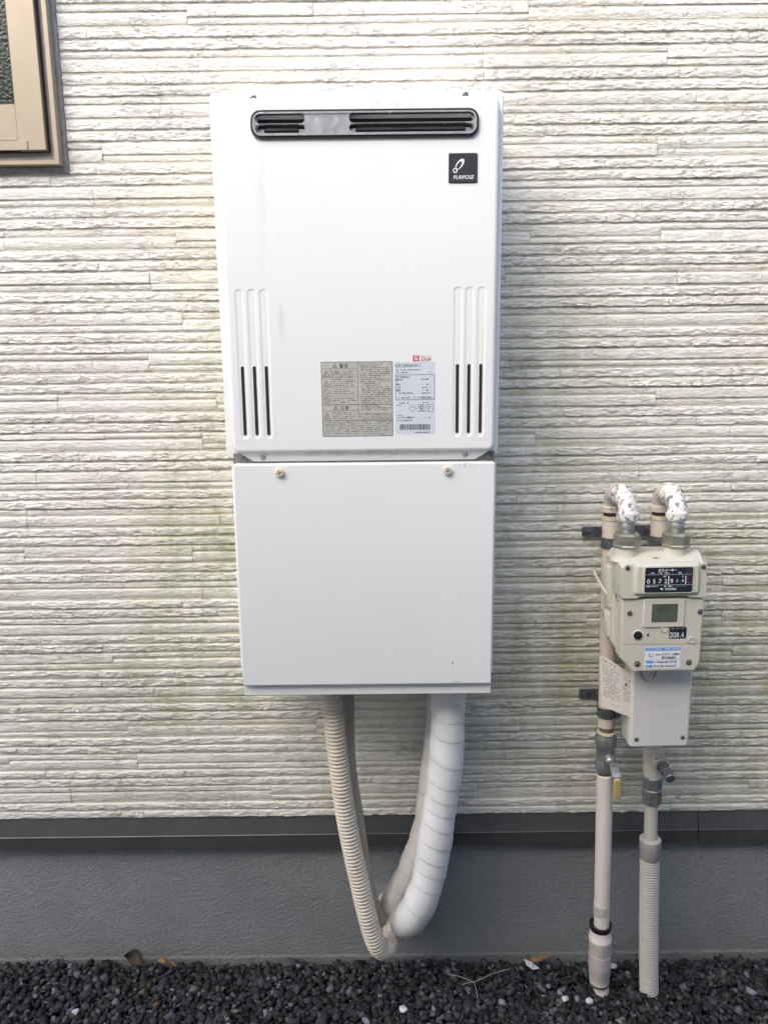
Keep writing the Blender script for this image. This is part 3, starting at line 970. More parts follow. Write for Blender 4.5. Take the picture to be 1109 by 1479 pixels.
mb.add([(0.1240 + x, -0.24237, 1.7165 + z) for x, z in ((-0.0003, 0.0022), (0.0020, -0.0022), (0.0032, 0.0008), (0.0020, 0.0024))], [(0, 1, 2, 3)])
build('emblem', mb, M['print_white'], badge, smooth=False, fix=False)
write('PURPOSE', 0.1372, 1.7015, 0.0082, -0.24225, M['print_white'], badge, 'CENTER', bold=0.012, shear=0.25, squeeze=1.0)

# caution label (silver) and rating label (pale blue)
mb = MB(); slab(mb, rr(-0.1065, 0.0178, 1.2765, 1.4060, 0.0015, 2), [(-0.2398, 0), (-0.2402, 0)])
cau = build('caution_label', mb, M['foil'], heater, smooth=False)
yl = -0.24035
LL = M['label_line']; PG = M['print_grey']; PB = M['print_black']
frame_lines(-0.1060, 0.0173, 1.2770, 1.4055, 0.0013, yl, LL, cau)
line(-0.1050, 1.3945, -0.0430, 1.3945, 0.0006, yl - 0.0001, LL, cau)
line(-0.0430, 1.3080, -0.0430, 1.4050, 0.0010, yl - 0.00015, LL, cau)
line(-0.0900, 1.3330, -0.0900, 1.3940, 0.0006, yl - 0.00015, LL, cau)
for z_ in (1.3795, 1.3625, 1.3470): line(-0.1050, z_, -0.0430, z_, 0.0006, yl - 0.0001, LL, cau)
for z_ in (1.3320, 1.3045): line(-0.1050, z_, 0.0170, z_, 0.0014, yl - 0.0001, LL, cau)
line(-0.1050, 1.3215, -0.0430, 1.3215, 0.0006, yl - 0.0001, LL, cau)
line(-0.0050, 1.2775, -0.0050, 1.3040, 0.0008, yl - 0.0001, LL, cau)
frame_lines(-0.0405, 0.0160, 1.3065, 1.3165, 0.0005, yl - 0.0001, LL, cau)
def warn_triangle(x, z, s, par):
    a = (x - s * 0.55, z); b = (x + s * 0.55, z); c = (x, z + s * 0.95)
    for p, q in ((a, b), (b, c), (c, a)): line(p[0], p[1], q[0], q[1], 0.0009, yl - 0.0002, PG, par)
    line(x, z + s * 0.28, x, z + s * 0.62, 0.0010, yl - 0.00025, PG, par); line(x, z + s * 0.1, x, z + s * 0.2, 0.0010, yl - 0.00025, PG, par)
warn_triangle(-0.0825, 1.3965, 0.0072, cau); warn_triangle(-0.0825, 1.3235, 0.0072, cau)
write('警告', -0.0755, 1.3962, 0.0084, yl - 0.0002, PG, cau, bold=0.0)
write('注意', -0.0755, 1.3232, 0.0084, yl - 0.0002, PG, cau, bold=0.0)
warn_triangle(-0.0975, 1.3815, 0.0100, cau); warn_triangle(-0.0975, 1.3645, 0.0100, cau); warn_triangle(-0.0975, 1.3080, 0.0100, cau)
for z_ in (1.3545, 1.3395):
    circle_line(-0.0975, z_, 0.0048, 0.0009, yl - 0.0002, PG, cau); line(-0.1008, z_ + 0.0033, -0.0942, z_ - 0.0033, 0.0009, yl - 0.00025, PG, cau)
for z0_, n_ in ((1.3910, 4), (1.3765, 4), (1.3590, 3), (1.3438, 3), (1.3190, 4)):
    for k in range(n_): dash_lines(-0.0880, -0.0445 - random.uniform(0, 0.012), z0_ - 0.0033 * k - 0.0018, 0.0018, yl - 0.0002, PG, cau)
for k in range(25): dash_lines(-0.0405 + (0.0025 if k > 1 else 0), 0.0155 - random.choice((0, 0.002, 0.02)), 1.4010 - 0.0033 * k, 0.0018, yl - 0.0002, PG, cau, 0.85)
for k in range(3): dash_lines(-0.0390, 0.0145, 1.3140 - 0.0031 * k, 0.0016, yl - 0.0002, PG, cau)
for k in range(7): dash_lines(-0.1035, -0.0065, 1.3010 - 0.0034 * k, 0.0017, yl - 0.0002, PG, cau, 0.75)
for k in range(5): dash_lines(-0.0030, 0.0150, 1.3010 - 0.0038 * k, 0.0017, yl - 0.0002, PG, cau, 0.75)
write('RGP', -0.0030, 1.2790, 0.0036, yl - 0.0002, PG, cau)

mb = MB(); slab(mb, rr(0.0215, 0.0920, 1.2790, 1.4045, 0.001, 2), [(-0.2398, 0), (-0.2401, 0)])
rat = build('rating_label', mb, M['label_blue'], heater, smooth=False)
yr = -0.24025
write('GX-2000AW-1', 0.0222, 1.3955, 0.0082, yr, PB, rat, bold=0.0, squeeze=0.86)
dash_lines(0.0235, 0.0660, 1.3900, 0.0018, yr, PB, rat); dash_lines(0.0235, 0.0480, 1.3858, 0.0018, yr, PB, rat); dash_lines(0.0800, 0.0870, 1.3858, 0.0018, yr, PB, rat)
frame_lines(0.0225, 0.0905, 1.3395, 1.3825, 0.0007, yr, PB, rat)
write('GX-2000AW', 0.0240, 1.3775, 0.0042, yr - 0.0001, PB, rat)
write('屋外式', 0.0240, 1.3730, 0.0036, yr - 0.0001, PB, rat); write('LPガス用', 0.0660, 1.3735, 0.0036, yr - 0.0001, PB, rat)
for k, s_ in enumerate(('最大', '入力', '電源')): write(s_, 0.0240, 1.3650 - 0.0052 * k, 0.0036, yr - 0.0001, PB, rat)
for k in range(3): dash_lines(0.0690, 0.0815, 1.3650 - 0.0052 * k, 0.0018, yr - 0.0001, PB, rat)
write('AC100V  50/60Hz', 0.0280, 1.3500, 0.0034, yr - 0.0001, PB, rat); dash_lines(0.0680, 0.0830, 1.3500, 0.0018, yr - 0.0001, PB, rat)
dash_lines(0.0245, 0.0480, 1.3418, 0.0020, yr - 0.0001, PB, rat)
write('パーパス株式会社', 0.0520, 1.3415, 0.0042, yr - 0.0001, PB, rat, squeeze=1.0)
dash_lines(0.0240, 0.0460, 1.3328, 0.0020, yr, PB, rat); dash_lines(0.0240, 0.0320, 1.3290, 0.0020, yr, PB, rat); dash_lines(0.0700, 0.0820, 1.3335, 0.0020, yr, PB, rat)
circle_line(0.0522, 1.3250, 0.0058, 0.0006, yr, PB, rat); dash_lines(0.0495, 0.0550, 1.3250, 0.0016, yr, PB, rat)
frame_lines(0.0620, 0.0735, 1.3190, 1.3310, 0.0006, yr, PB, rat); circle_line(0.0677, 1.3262, 0.0026, 0.0016, yr, PB, rat); dash_lines(0.0635, 0.0720, 1.3202, 0.0016, yr, PB, rat)
frame_lines(0.0775, 0.0885, 1.3190, 1.3310, 0.0006, yr, PB, rat); dash_lines(0.0795, 0.0865, 1.3225, 0.0020, yr, PB, rat); dash_lines(0.0795, 0.0865, 1.3260, 0.0020, yr, PB, rat)
dash_lines(0.0240, 0.0340, 1.3115, 0.0018, yr, PB, rat); write('エネルギー消費効率', 0.0240, 1.3072, 0.0034, yr, PB, rat); dash_lines(0.0735, 0.0840, 1.3072, 0.0018, yr, PB, rat)
write('パーパス株式会社', 0.0240, 1.3022, 0.0034, yr, PB, rat)
x_ = 0.0295
bars = MB()
while x_ < 0.0825:
    w_ = random.choice((0.0004, 0.0008, 0.0012)); bars.add([(x_, yr, 1.2868), (x_ + w_, yr, 1.2868), (x_ + w_, yr, 1.2968), (x_, yr, 1.2968)], [(0, 1, 2, 3)]); x_ += w_ + random.choice((0.0005, 0.0008))
build('barcode', bars, PB, rat, smooth=False, fix=False)
write('MADE IN JAPAN', 0.0820, 1.2812, 0.0034, yr, PB, rat, 'RIGHT', bold=0.01)

mb = MB(); slab(mb, rr(0.0525, 0.0855, 1.4050, 1.4160, 0.0006, 2), [(-0.2398, 0), (-0.2401, 0)])
ins = build('inspection_sticker', mb, M['print_white'], heater, smooth=False)
mb = MB(); box(mb, 0.0530, 0.0640, -0.24005, -0.2402, 1.4055, 1.4155)
build('red_square', mb, M['print_red'], ins, smooth=False)
write('G', 0.0585, 1.4075, 0.0090, -0.24025, M['print_white'], ins, 'CENTER', bold=0.03)
for z_, mt in ((1.4135, PG), (1.4105, M['print_red']), (1.4085, M['print_red']), (1.4060, PG)): dash_lines(0.0655, 0.0845, z_ - 0.0008, 0.0018, -0.24025, mt, ins, 0.95)

# ---------------------------------------------------------------- pipe cover box under the heater
cover = thing('pipe_cover_box', (-0.034, 0.0, 0.784), 'plain white metal pipe cover box hanging directly below the water heater', 'cover box', rot=(0, rad(0.15), 0))
mb = MB(); slab(mb, rr(-0.2800, 0.2065, 0.8140, 1.2255, 0.003, 2), [(-0.0125, 0), (-0.1930, 0), (-0.1945, 0.0015)])
build('back_shell', mb, M['enamel'], cover, smooth=False)
mb = MB(); slab(mb, rr(-0.2690, 0.1975, 0.8085, 1.2278, 0.0030, 3), [(-0.1950, 0), (-0.2380, 0), (-0.2394, 0.0007), (-0.2400, 0.0022)])
fp = build('front_panel', mb, M['enamel'], cover)
mb = MB(); slab(mb, rr(-0.2685, 0.1985, 0.7845, 0.8080, 0.0015, 2), [(-0.0125, 0), (-0.2290, 0), (-0.2300, 0.001)])
build('bottom_tray', mb, M['enamel'], cover, smooth=False)
mb = MB(); box(mb, -0.2665, 0.1965, -0.0127, -0.2270, 0.8081, 0.8138)
build('tray_seam', mb, M['dark'], cover, smooth=False)
for (x, z) in ((-0.1860, 1.2132), (0.1130, 1.2142)): pan_screw(x, -0.2400, z, 0.0078, cover, M['ivory'], 'thumb_screw')
mb = MB()
pts_ = [(0.1250, 0.8560), (0.1232, 0.8520), (0.1236, 0.8490), (0.1258, 0.8455), (0.1252, 0.8490), (0.1246, 0.8522)]
mb.add([(x, -0.2402, z) for x, z in pts_], [tuple(range(6))])
build('scratch', mb, M['print_grey'], cover, smooth=False, fix=False)
mb = MB(); mb.add([(x, -0.2402, z) for x, z in ((0.128, 0.8125), (0.142, 0.8128), (0.142, 0.8136), (0.128, 0.8132))], [(0, 1, 2, 3)])
build('scuff', mb, M['label_line'], cover, smooth=False, fix=False)

# ---------------------------------------------------------------- hoses below the cover
def corrugated(path, r, pitch, depth, n=28):
    p = smooth_path(path, pitch / 8)
    mb = MB()
    def f(s, a):
        q = (s / pitch) % 1.0
        return r - depth * (0.5 + 0.5 * math.cos(2 * math.pi * q)) ** 2.2
    tube(mb, p, f, n)
    return mb
conduit = build('corrugated_conduit', corrugated([(-0.110, -0.14, 0.80), (-0.110, -0.14, 0.735), (-0.100, -0.14, 0.597), (-0.085, -0.14, 0.455), (-0.060, -0.14, 0.307), (-0.040, -0.14, 0.206), (-0.023, -0.132, 0.150), (-0.004, -0.108, 0.130), (0.006, -0.070, 0.150), (0.006, -0.02, 0.165), (0.006, 0.015, 0.165)], 0.0214, 0.0084, 0.0036), M['conduit'], None, angle=80,
      label='ivory ribbed conduit, leftmost of the hoses under the white box', cat='conduit', group='hoses hanging under the cover box')
mb = MB(); tube(mb, smooth_path([(-0.086, -0.085, 0.80), (-0.086, -0.085, 0.70), (-0.085, -0.085, 0.563), (-0.068, -0.085, 0.415), (-0.049, -0.08, 0.261), (-0.028, -0.07, 0.180), (-0.010, -0.045, 0.152), (-0.006, 0.015, 0.150)], 0.012), 0.0185, 24)
build('drain_hose', mb, M['pipe_grey'], None, label='smooth dull grey hose just behind the ivory ribbed conduit', cat='hose', group='hoses hanging under the cover box')

def wrapped(path, r, pitch, seed):
    p = smooth_path(path, 0.0022)
    mb = MB()
    def f(s, a):
        q = (s / pitch + a / (2 * math.pi) * 1.0 + 0.34 * math.sin(s * 15 + seed) + 0.16 * math.sin(s * 37 + 2 * seed) + 0.05 * math.sin(2 * a + s * 9)) % 1.0
        wob = 0.0009 * math.sin(s * 34 + seed) + 0.0006 * math.sin(s * 83 + 2 * a + seed)
        return r + wob + 0.0014 * q
    tube(mb, p, f, 44)
    return mb
build('insulated_pipe', wrapped([(0.126, -0.14, 0.80), (0.1255, -0.14, 0.729), (0.121, -0.14, 0.594), (0.104, -0.14, 0.452), (0.087, -0.14, 0.335), (0.066, -0.137, 0.262), (0.047, -0.122, 0.216), (0.036, -0.090, 0.180), (0.034, -0.040, 0.148), (0.034, 0.03, 0.130)], 0.0345, 0.040, 1), M['tape'], None, angle=30,
      label='thick white taped pipe hanging in front on the right under the white box', cat='pipe', group='hoses hanging under the cover box')
build('insulated_pipe', wrapped([(0.118, -0.062, 0.80), (0.117, -0.062, 0.72), (0.110, -0.062, 0.625), (0.085, -0.062, 0.413), (0.057, -0.062, 0.312), (0.030, -0.060, 0.250), (0.010, -0.052, 0.208), (0.002, -0.030, 0.172), (0.002, 0.03, 0.140)], 0.0265, 0.044, 4), M['tape_back'], None, angle=30,
      label='thinner dusty white taped pipe half hidden behind the thick taped one', cat='pipe', group='hoses hanging under the cover box')

# ---------------------------------------------------------------- gas pipes
PY = -0.088
def union_nut(x, y, z, par):
    mb = MB(); lathe(mb, (x, y, z + 0.024), (0, 0, 1), [(0, 0.0125), (0.001, 0.0150), (0.024, 0.0150), (0.0255, 0.0130)], 6, 0.35)
    build('hex_nipple', mb, M['nut_grey'], par, angle=20)
    mb = MB(); lathe(mb, (x, y, z), (0, 0, 1), [(-0.004, 0.0245), (-0.002, 0.0265), (0.0015, 0.0265), (0.003, 0.0255), (0.021, 0.0255), (0.0245, 0.0215), (0.0255, 0.0160)], 8, 0.2)
    build('union_nut', mb, M['nut_olive'], par, angle=20)

def u_bend(x0, x1, zt, par):
    """two malleable elbows joined by a close nipple: up from the pipe, over and down onto the meter"""
    y0, y1 = PY, -0.180
    cy = (y0 + y1) / 2; R = (y0 - y1) / 2; RZ = 0.031
    def arc(a0, a1):
        return [(x0 + (x1 - x0) * (1 - math.cos(a)) / 2, cy + R * math.cos(a), zt + RZ * math.sin(a)) for a in [a0 + (a1 - a0) * k / 12 for k in range(13)]]
    def flare(L):
        def f(s, a):
            e = min(s, L - s)
            return 0.0176 + 0.0034 * max(0.0, min(1.0, (0.0125 - e) / 0.002))
        return f
    def length(p): return sum((Vector(q) - Vector(w)).length for q, w in zip(p, p[1:]))
    up = smooth_path([(x0, y0, zt - 0.012), (x0, y0, zt - 0.004)] + arc(0, math.pi * 0.5), 0.002)
    mb = MB(); tube(mb, up, flare(length(up)), 28)
    build('elbow', mb, M['chipped'], par, angle=35)
    dn = arc(math.pi * 0.5, math.pi); dn[0] = (dn[0][0], cy - 0.003, zt + RZ)
    dn = smooth_path(dn + [(x1, y1, zt - 0.008)], 0.002)
    mb = MB(); tube(mb, dn, flare(length(dn)), 28)
    build('elbow', mb, M['chipped_front'], par, angle=35, label='elbow with paint flaking off to grey metal')
    mb = MB(); lathe(mb, (x0, y0, zt - 0.022), (0, 0, 1), [(0, 0.0150), (0.012, 0.0150)], 24); build('thread', mb, M['rust'], par)
    mb = MB(); lathe(mb, (x1, y1, zt - 0.0125), (0, 0, 1), [(0, 0.0145), (0.001, 0.0185), (0.004, 0.0185), (0.005, 0.0145)], 28)
    build('thread_ring', mb, M['print_white'], par)

inlet = thing('gas_pipe', (0.478, PY, 0.0), 'beige gas pipe with grey valve and yellow lever, left of the meter', 'gas pipe', 'pipes beside the gas meter')
XT, XB = 0.455, 0.477                                       # the riser leans a little
def ix(z): return XB + (XT - XB) * z / 1.10
mb = MB(); tube(mb, [(ix(1.089), PY, 1.089), (ix(0.643), PY, 0.643)], 0.0170, 28); build('upper_pipe', mb, M['pipe_pink'], inlet)
mb = MB(); lathe(mb, (ix(1.09), PY, 1.0885), (0, 0, 1), [(0, 0.0170), (0.001, 0.0186), (0.0075, 0.0186), (0.0085, 0.015)], 28); build('thread_collar', mb, M['gasket'], inlet)
u_bend(ix(1.1), 0.4585, 1.118, inlet)
union_nut(0.4585, -0.18, 1.058, inlet)
xv = ix(0.60)
mb = MB(); lathe(mb, (xv, PY, 0.630), (0, 0, 1), [(0, 0.0150), (0.023, 0.0150)], 24); build('threaded_nipple', mb, M['cast_dirty'], inlet)
mb = MB(); lathe(mb, (xv, PY, 0.626), (0, 0, 1), [(0, 0.0180), (0.001, 0.0195), (0.005, 0.0190), (0.006, 0.016)], 12); build('sealing_ring', mb, M['gasket'], inlet, angle=20)
mb = MB()
lathe(mb, (xv, PY, 0.538), (0, 0, 1), [(0, 0.0155), (0.003, 0.0200), (0.020, 0.0210), (0.024, 0.0195), (0.056, 0.0195), (0.060, 0.0215), (0.066, 0.0225), (0.080, 0.0225), (0.086, 0.0205), (0.0875, 0.0160)], 8, 0.39)
valve = build('valve_body', mb, M['cast'], inlet, angle=25)
mb = MB(); lathe(mb, (xv + 0.004, PY - 0.015, 0.574), (0.05, -1, -0.12), [(0, 0.0135), (0.010, 0.0120), (0.014, 0.0085), (0.018, 0.0085), (0.019, 0.0050), (0.026, 0.0050), (0.0265, 0.001)], 20); build('valve_stem', mb, M['cast'], valve)
mb = MB(); lathe(mb, (xv + 0.005, PY - 0.031, 0.572), (0.05, -1, -0.12), [(0, 0.0072), (0.001, 0.0078), (0.005, 0.0078), (0.006, 0.005)], 6); build('stem_nut', mb, M['nut_grey'], valve, angle=20)
mb = MB()
lv = [(xv + 0.005, -0.127, 0.581), (xv + 0.006, -0.130, 0.572), (xv + 0.008, -0.136, 0.562), (xv + 0.0100, -0.142, 0.556), (xv + 0.0105, -0.143, 0.530)]
vs = []
for (x, y, z) in lv:
    vs += [(x - 0.0085, y, z), (x + 0.0085, y, z), (x + 0.0085, y - 0.0025, z), (x - 0.0085, y - 0.0025, z)]
fs = [(0, 1, 2, 3), tuple(range(16, 20))[::-1]]
for k in range(4):
    for j in range(4): fs.append((k * 4 + j, k * 4 + (j + 1) % 4, k * 4 + 4 + (j + 1) % 4, k * 4 + 4 + j))
mb.add(vs, fs); lever = build('lever', mb, M['chrome'], valve, smooth=False)
mb = MB(); slab(mb, rr(xv + 0.0025, xv + 0.0185, 0.510, 0.554, 0.0065, 5), [(-0.1395, 0.002), (-0.1410, 0.0), (-0.1475, 0.0), (-0.1495, 0.0025)])
build('lever_grip', mb, M['yellow'], inlet)
mb = MB(); tube(mb, [(xv, PY, 0.545), (xv, PY, 0.522)], 0.0150, 24); build('lower_nipple', mb, M['brass'], inlet)
mb = MB(); lathe(mb, (ix(0.1), PY, 0.150), (ix(0.52) - ix(0.1), 0, 0.372), [(0, 0.0170), (0.381, 0.0175), (0.384, 0.0150)], 28); build('lower_pipe', mb, M['pipe_pale'], inlet)
mb = MB(); lathe(mb, (ix(0.2), PY, 0.192), (-0.02, 0, 1), [(0, 0.0170), (0.0005, 0.0176), (0.024, 0.0176), (0.0245, 0.0170)], 28); build('tape_band', mb, M['pipe_tape'], inlet)
sl = (ix(0.08), PY, 0.018)
mb = MB(); lathe(mb, sl, (-0.02, 0, 1), [(0.136, 0.0165), (0.137, 0.0235), (0.149, 0.0245), (0.150, 0.0225), (0.146, 0.0175)], 32); build('rubber_seal', mb, M['black'], inlet)
mb = MB(); lathe(mb, sl, (-0.02, 0, 1), [(-0.002, 0.019), (0.0, 0.0215), (0.020, 0.0225), (0.022, 0.0240), (0.108, 0.0245), (0.110, 0.0255), (0.115, 0.0255), (0.117, 0.0240), (0.137, 0.0235), (0.138, 0.018)], 32); sle = build('sleeve_joint', mb, M['pipe_pale'], inlet)
mb = MB(); lathe(mb, sl, (-0.02, 0, 1), [(0.040, 0.0240), (0.0405, 0.0250), (0.075, 0.0250), (0.0755, 0.0240)], 32); build('tape_band', mb, M['pipe_tape'], sle)
mb = MB(); lathe(mb, sl, (-0.02, 0, 1), [(-0.006, 0.0180), (-0.004, 0.0222), (0.001, 0.0222), (0.002, 0.018)], 32); build('rusty_rim', mb, M['rust'], sle)
mb = MB(); tube(mb, [(ix(0.02) + 0.002, PY, 0.02), (ix(0) + 0.008, PY - 0.004, -0.06)], 0.0175, 24); build('buried_end', mb, M['pipe_pale'], inlet)

outlet = thing('gas_pipe', (0.583, PY, 0.0), 'gas pipe with test plug running behind the meter into a ribbed grey sleeve', 'gas pipe', 'pipes beside the gas meter')
X2T, X2B = 0.552, 0.583
def ox(z): return X2B + (X2T - X2B) * z / 1.10
mb = MB(); tube(mb, [(ox(1.089), PY, 1.089), (ox(0.585), PY, 0.585)], 0.0170, 28); build('upper_pipe', mb, M['pipe_pink'], outlet)
mb = MB(); lathe(mb, (ox(1.09), PY, 1.0885), (0, 0, 1), [(0, 0.0170), (0.001, 0.0186), (0.0075, 0.0186), (0.0085, 0.015)], 28); build('thread_collar', mb, M['gasket'], outlet)
u_bend(ox(1.1), 0.5515, 1.118, outlet)
union_nut(0.5515, -0.18, 1.058, outlet)
xo = ox(0.55)
mb = MB(); lathe(mb, (xo, PY, 0.528), (-0.02, 0, 1), [(0, 0.016), (0.002, 0.0185), (0.065, 0.0190), (0.067, 0.016)], 28); tee = build('tee', mb, M['chipped'], outlet)
mb = MB(); lathe(mb, (xo + 0.004, PY - 0.008, 0.574), (0.10, -1, -0.18), [(0, 0.0160), (0.016, 0.0165), (0.020, 0.0180), (0.024, 0.0180), (0.025, 0.012)], 24); build('test_branch', mb, M['chipped'], tee)
mb = MB(); lathe(mb, (xo + 0.0065, PY - 0.033, 0.5690), (0.12, -1, -0.20), [(0, 0.0105), (0.002, 0.0125), (0.007, 0.0125), (0.009, 0.0085), (0.013, 0.0085), (0.014, 0.0110), (0.021, 0.0110), (0.023, 0.0085), (0.027, 0.0085), (0.028, 0.0105), (0.040, 0.0105), (0.042, 0.0090), (0.0425, 0.001)], 24)
build('test_plug', mb, M['cap_dark'], tee, angle=30)
mb = MB(); lathe(mb, (ox(0.46), PY, 0.462), (-0.03, 0, 1), [(0, 0.0165), (0.003, 0.0200), (0.012, 0.0212), (0.036, 0.0212), (0.0375, 0.0195), (0.040, 0.0212), (0.064, 0.0212), (0.067, 0.0190), (0.070, 0.0165)], 8, 0.2)
build('compression_nut', mb, M['cast'], outlet, angle=25)
mb = MB(); lathe(mb, (ox(0.36), PY, 0.360), (-0.03, 0, 1), [(0, 0.0140), (0.105, 0.0140)], 24); build('lower_pipe', mb, M['conduit_grey'], outlet)
mb = MB(); lathe(mb, (ox(0.33), PY, 0.3300), (-0.03, 0, 1), [(0, 0.0205), (0.002, 0.0218), (0.020, 0.0218), (0.022, 0.0228), (0.046, 0.0228), (0.048, 0.0205), (0.049, 0.0150)], 32); build('collar', mb, M['collar_grey'], outlet)
build('ribbed_sleeve', corrugated([(ox(0.335), PY, 0.335), (ox(0.20) + 0.001, PY - 0.001, 0.20), (ox(0.08) + 0.003, PY - 0.003, 0.08), (ox(0) + 0.008, PY - 0.006, -0.06)], 0.0209, 0.0062, 0.0042), M['conduit_grey'], outlet, angle=80)

# pipe clamps on the wall
def clamp(x, z, label, left=0.038):
    t = thing('pipe_clamp', (x, 0, z), label, 'pipe clamp', 'pipe clamps on the wall')
    mb = MB(); slab(mb, rr(x - left, x + 0.012, z - 0.011, z + 0.011, 0.004, 3), [(-0.0075, 0), (-0.0105, 0), (-0.0112, 0.0006)]); pl = build('wall_plate', mb, M['galv'], t)
    screw(x - left + 0.012, -0.0113, z, 0.0045, pl)
    mb = MB(); box(mb, x - 0.004, x - 0.001, -0.0113, PY + 0.018, z - 0.009, z + 0.009); build('arm', mb, M['galv'], t, smooth=False)
    mb = MB()
    lathe(mb, (x, PY, z - 0.0155), (0, 0, 1), [(0, 0.0172), (0.0, 0.0192), (0.022, 0.0192), (0.022, 0.0172)], 32); bd = build('band', mb, M['galv'], t, angle=30)
    mb = MB(); slab(mb, rr(x + 0.0165, x + 0.0195, z - 0.0155, z + 0.0065, 0.0005, 2), [(PY + 0.004, 0), (PY - 0.016, 0)]); box(mb, x + 0.0225, x + 0.025, PY + 0.004, PY - 0.014, z - 0.015, z + 0.006); build('clamp_ear', mb, M['galv'], bd, smooth=False)
    mb = MB(); lathe(mb, (x + 0.0145, PY - 0.010, z - 0.005), (1, 0, 0), [(0, 0.003), (0.014, 0.003), (0.014, 0.005), (0.018, 0.005)], 6); build('clamp_bolt', mb, M['screw'], bd, angle=20)
    return t
clamp(ix(1.05), 1.047, 'galvanised clamp on the wall, upper of the two holding the left gas pipe')
clamp(ox(1.05), 1.049, 'galvanised clamp holding the right gas pipe above the meter')
clamp(ix(0.68), 0.681, 'galvanised clamp low on the left gas pipe beside the card tag')

# ---------------------------------------------------------------- gas meter
meter = thing('gas_meter', (0.515, -0.17, 0.815), 'putty coloured gas meter with digit counter and blue sticker', 'gas meter', rot=(0, rad(-0.3), 0))
MM = M['meter']
mb = MB(); slab(mb, poly([(0.462, 0.830), (0.588, 0.830), (0.604, 0.850), (0.604, 1.030), (0.596, 1.040), (0.450, 1.040), (0.440, 1.026), (0.440, 0.864)]), [(-0.118, 0.004), (-0.121, 0), (-0.176, 0), (-0.178, 0.002)])
bb = build('back_body', mb, MM, meter, smooth=False)
mb = MB(); slab(mb, rr(0.4345, 0.444, 0.928, 1.010, 0.003, 2), [(-0.136, 0), (-0.160, 0), (-0.163, 0.002)]); build('side_rib', mb, MM, bb)
mb = MB(); slab(mb, rr(0.4345, 0.444, 0.868, 0.918, 0.003, 2), [(-0.136, 0), (-0.160, 0), (-0.163, 0.002)]); build('side_rib', mb, MM, bb)
for x in (0.4585, 0.5515):
    mb = MB(); lathe(mb, (x, -0.18, 1.030), (0, 0, 1), [(0, 0.028), (0.006, 0.0245), (0.012, 0.0225), (0.026, 0.0225)], 28); build('meter_neck', mb, MM, meter)
# upper cover with sloping shoulders; lower cover tucked under it
def weighted(pts):
    return lambda i: [(x + dx * i, z + dz * i) for x, z, dx, dz in pts]
mb = MB(); slab(mb, weighted([(0.441, 0.964, 0.15, 0.1), (0.468, 0.964, 0.2, 0.1), (0.478, 0.9685, 0.1, 0.1), (0.564, 0.9685, -0.1, 0.1), (0.574, 0.964, -0.2, 0.1), (0.600, 0.964, -0.3, 0.1), (0.604, 0.972, -0.3, 0.1), (0.604, 1.036, -0.4, -0.8), (0.596, 1.046, -0.4, -1), (0.446, 1.046, 0.3, -1), (0.438, 1.036, 0.2, -0.8), (0.438, 0.972, 0.15, 0.1)]), [(-0.172, 0.001), (-0.178, 0.0), (-0.188, 0.0008), (-0.2165, 0.0125), (-0.2190, 0.0140), (-0.2200, 0.0165)])
top = build('upper_cover', mb, MM, meter, angle=22)
mb = MB(); slab(mb, rr(0.4665, 0.5835, 0.9745, 1.0300, 0.005, 3), [(-0.2195, -0.006), (-0.2225, 0.0), (-0.2245, 0.0010), (-0.2252, 0.003)])
build('raised_face', mb, MM, top)
mb = MB(); slab(mb, rr(0.4795, 0.5725, 0.9765, 1.0285, 0.004, 3), [(-0.2240, -0.0015), (-0.2258, -0.0010), (-0.2268, 0.0006)])
dfr = build('display_rim', mb, MM, top)
mb = MB(); slab(mb, rr(0.4820, 0.5702, 0.9785, 1.0262, 0.003, 3), [(-0.2266, 0), (-0.2271, 0)])
dis = build('counter_display', mb, M['display'], top, smooth=False)
yd = -0.22735; PW = M['print_white']
write('ガスメーター', 0.5230, 1.0190, 0.0058, yd, PW, dis, 'CENTER', bold=0.02)
write('LPG', 0.4920, 1.0145, 0.0040, yd, PW, dis, bold=0.01); dash_lines(0.5020, 0.5340, 1.0148, 0.0022, yd, PW, dis); write('EB5', 0.5430, 1.0145, 0.0040, yd, PW, dis, bold=0.01)
line(0.4835, 1.0128, 0.5690, 1.0128, 0.0004, yd, PW, dis)
line(0.4835, 0.9930, 0.5690, 0.9930, 0.0005, yd, PW, dis)
line(0.4835, 0.9985, 0.5690, 0.9985, 0.00025, yd, M['label_line'], dis)
for k, c_ in enumerate('0572'): write(c_, 0.4855 + 0.0107 * k, 0.9962, 0.0118, yd - 0.0001, PW, dis, bold=0.0)
line(0.5258, 0.9940, 0.5258, 1.0100, 0.0016, yd - 0.0001, PW, dis)
write('9', 0.5285, 0.9962, 0.0118, yd - 0.0001, PW, dis)
write('3', 0.5395, 0.9985, 0.0072, yd - 0.0001, PW, dis); write('4', 0.5500, 0.9985, 0.0072, yd - 0.0001, PW, dis)
line(0.5572, 0.9940, 0.5572, 1.0100, 0.0013, yd - 0.0001, PW, dis)
dash_lines(0.5595, 0.5690, 1.0030, 0.0009, yd - 0.0001, M['print_red'], dis, 0.9)
line(0.5620, 0.9955, 0.5620, 0.9990, 0.0016, yd - 0.0001, M['print_red'], dis)
write('m³', 0.5160, 1.0078, 0.0054, yd - 0.0001, PW, dis, bold=0.01); write('L', 0.5505, 1.0078, 0.0054, yd - 0.0001, PW, dis, bold=0.01)
dash_lines(0.4845, 0.5060, 0.9892, 0.0024, yd, PW, dis, 0.95); dash_lines(0.5110, 0.5360, 0.9892, 0.0024, yd, PW, dis, 0.6); dash_lines(0.5400, 0.5640, 0.9895, 0.0015, yd, M['label_line'], dis)
write('YAZAKI', 0.5190, 0.9832, 0.0054, yd, PW, dis, bold=0.02, squeeze=1.15)
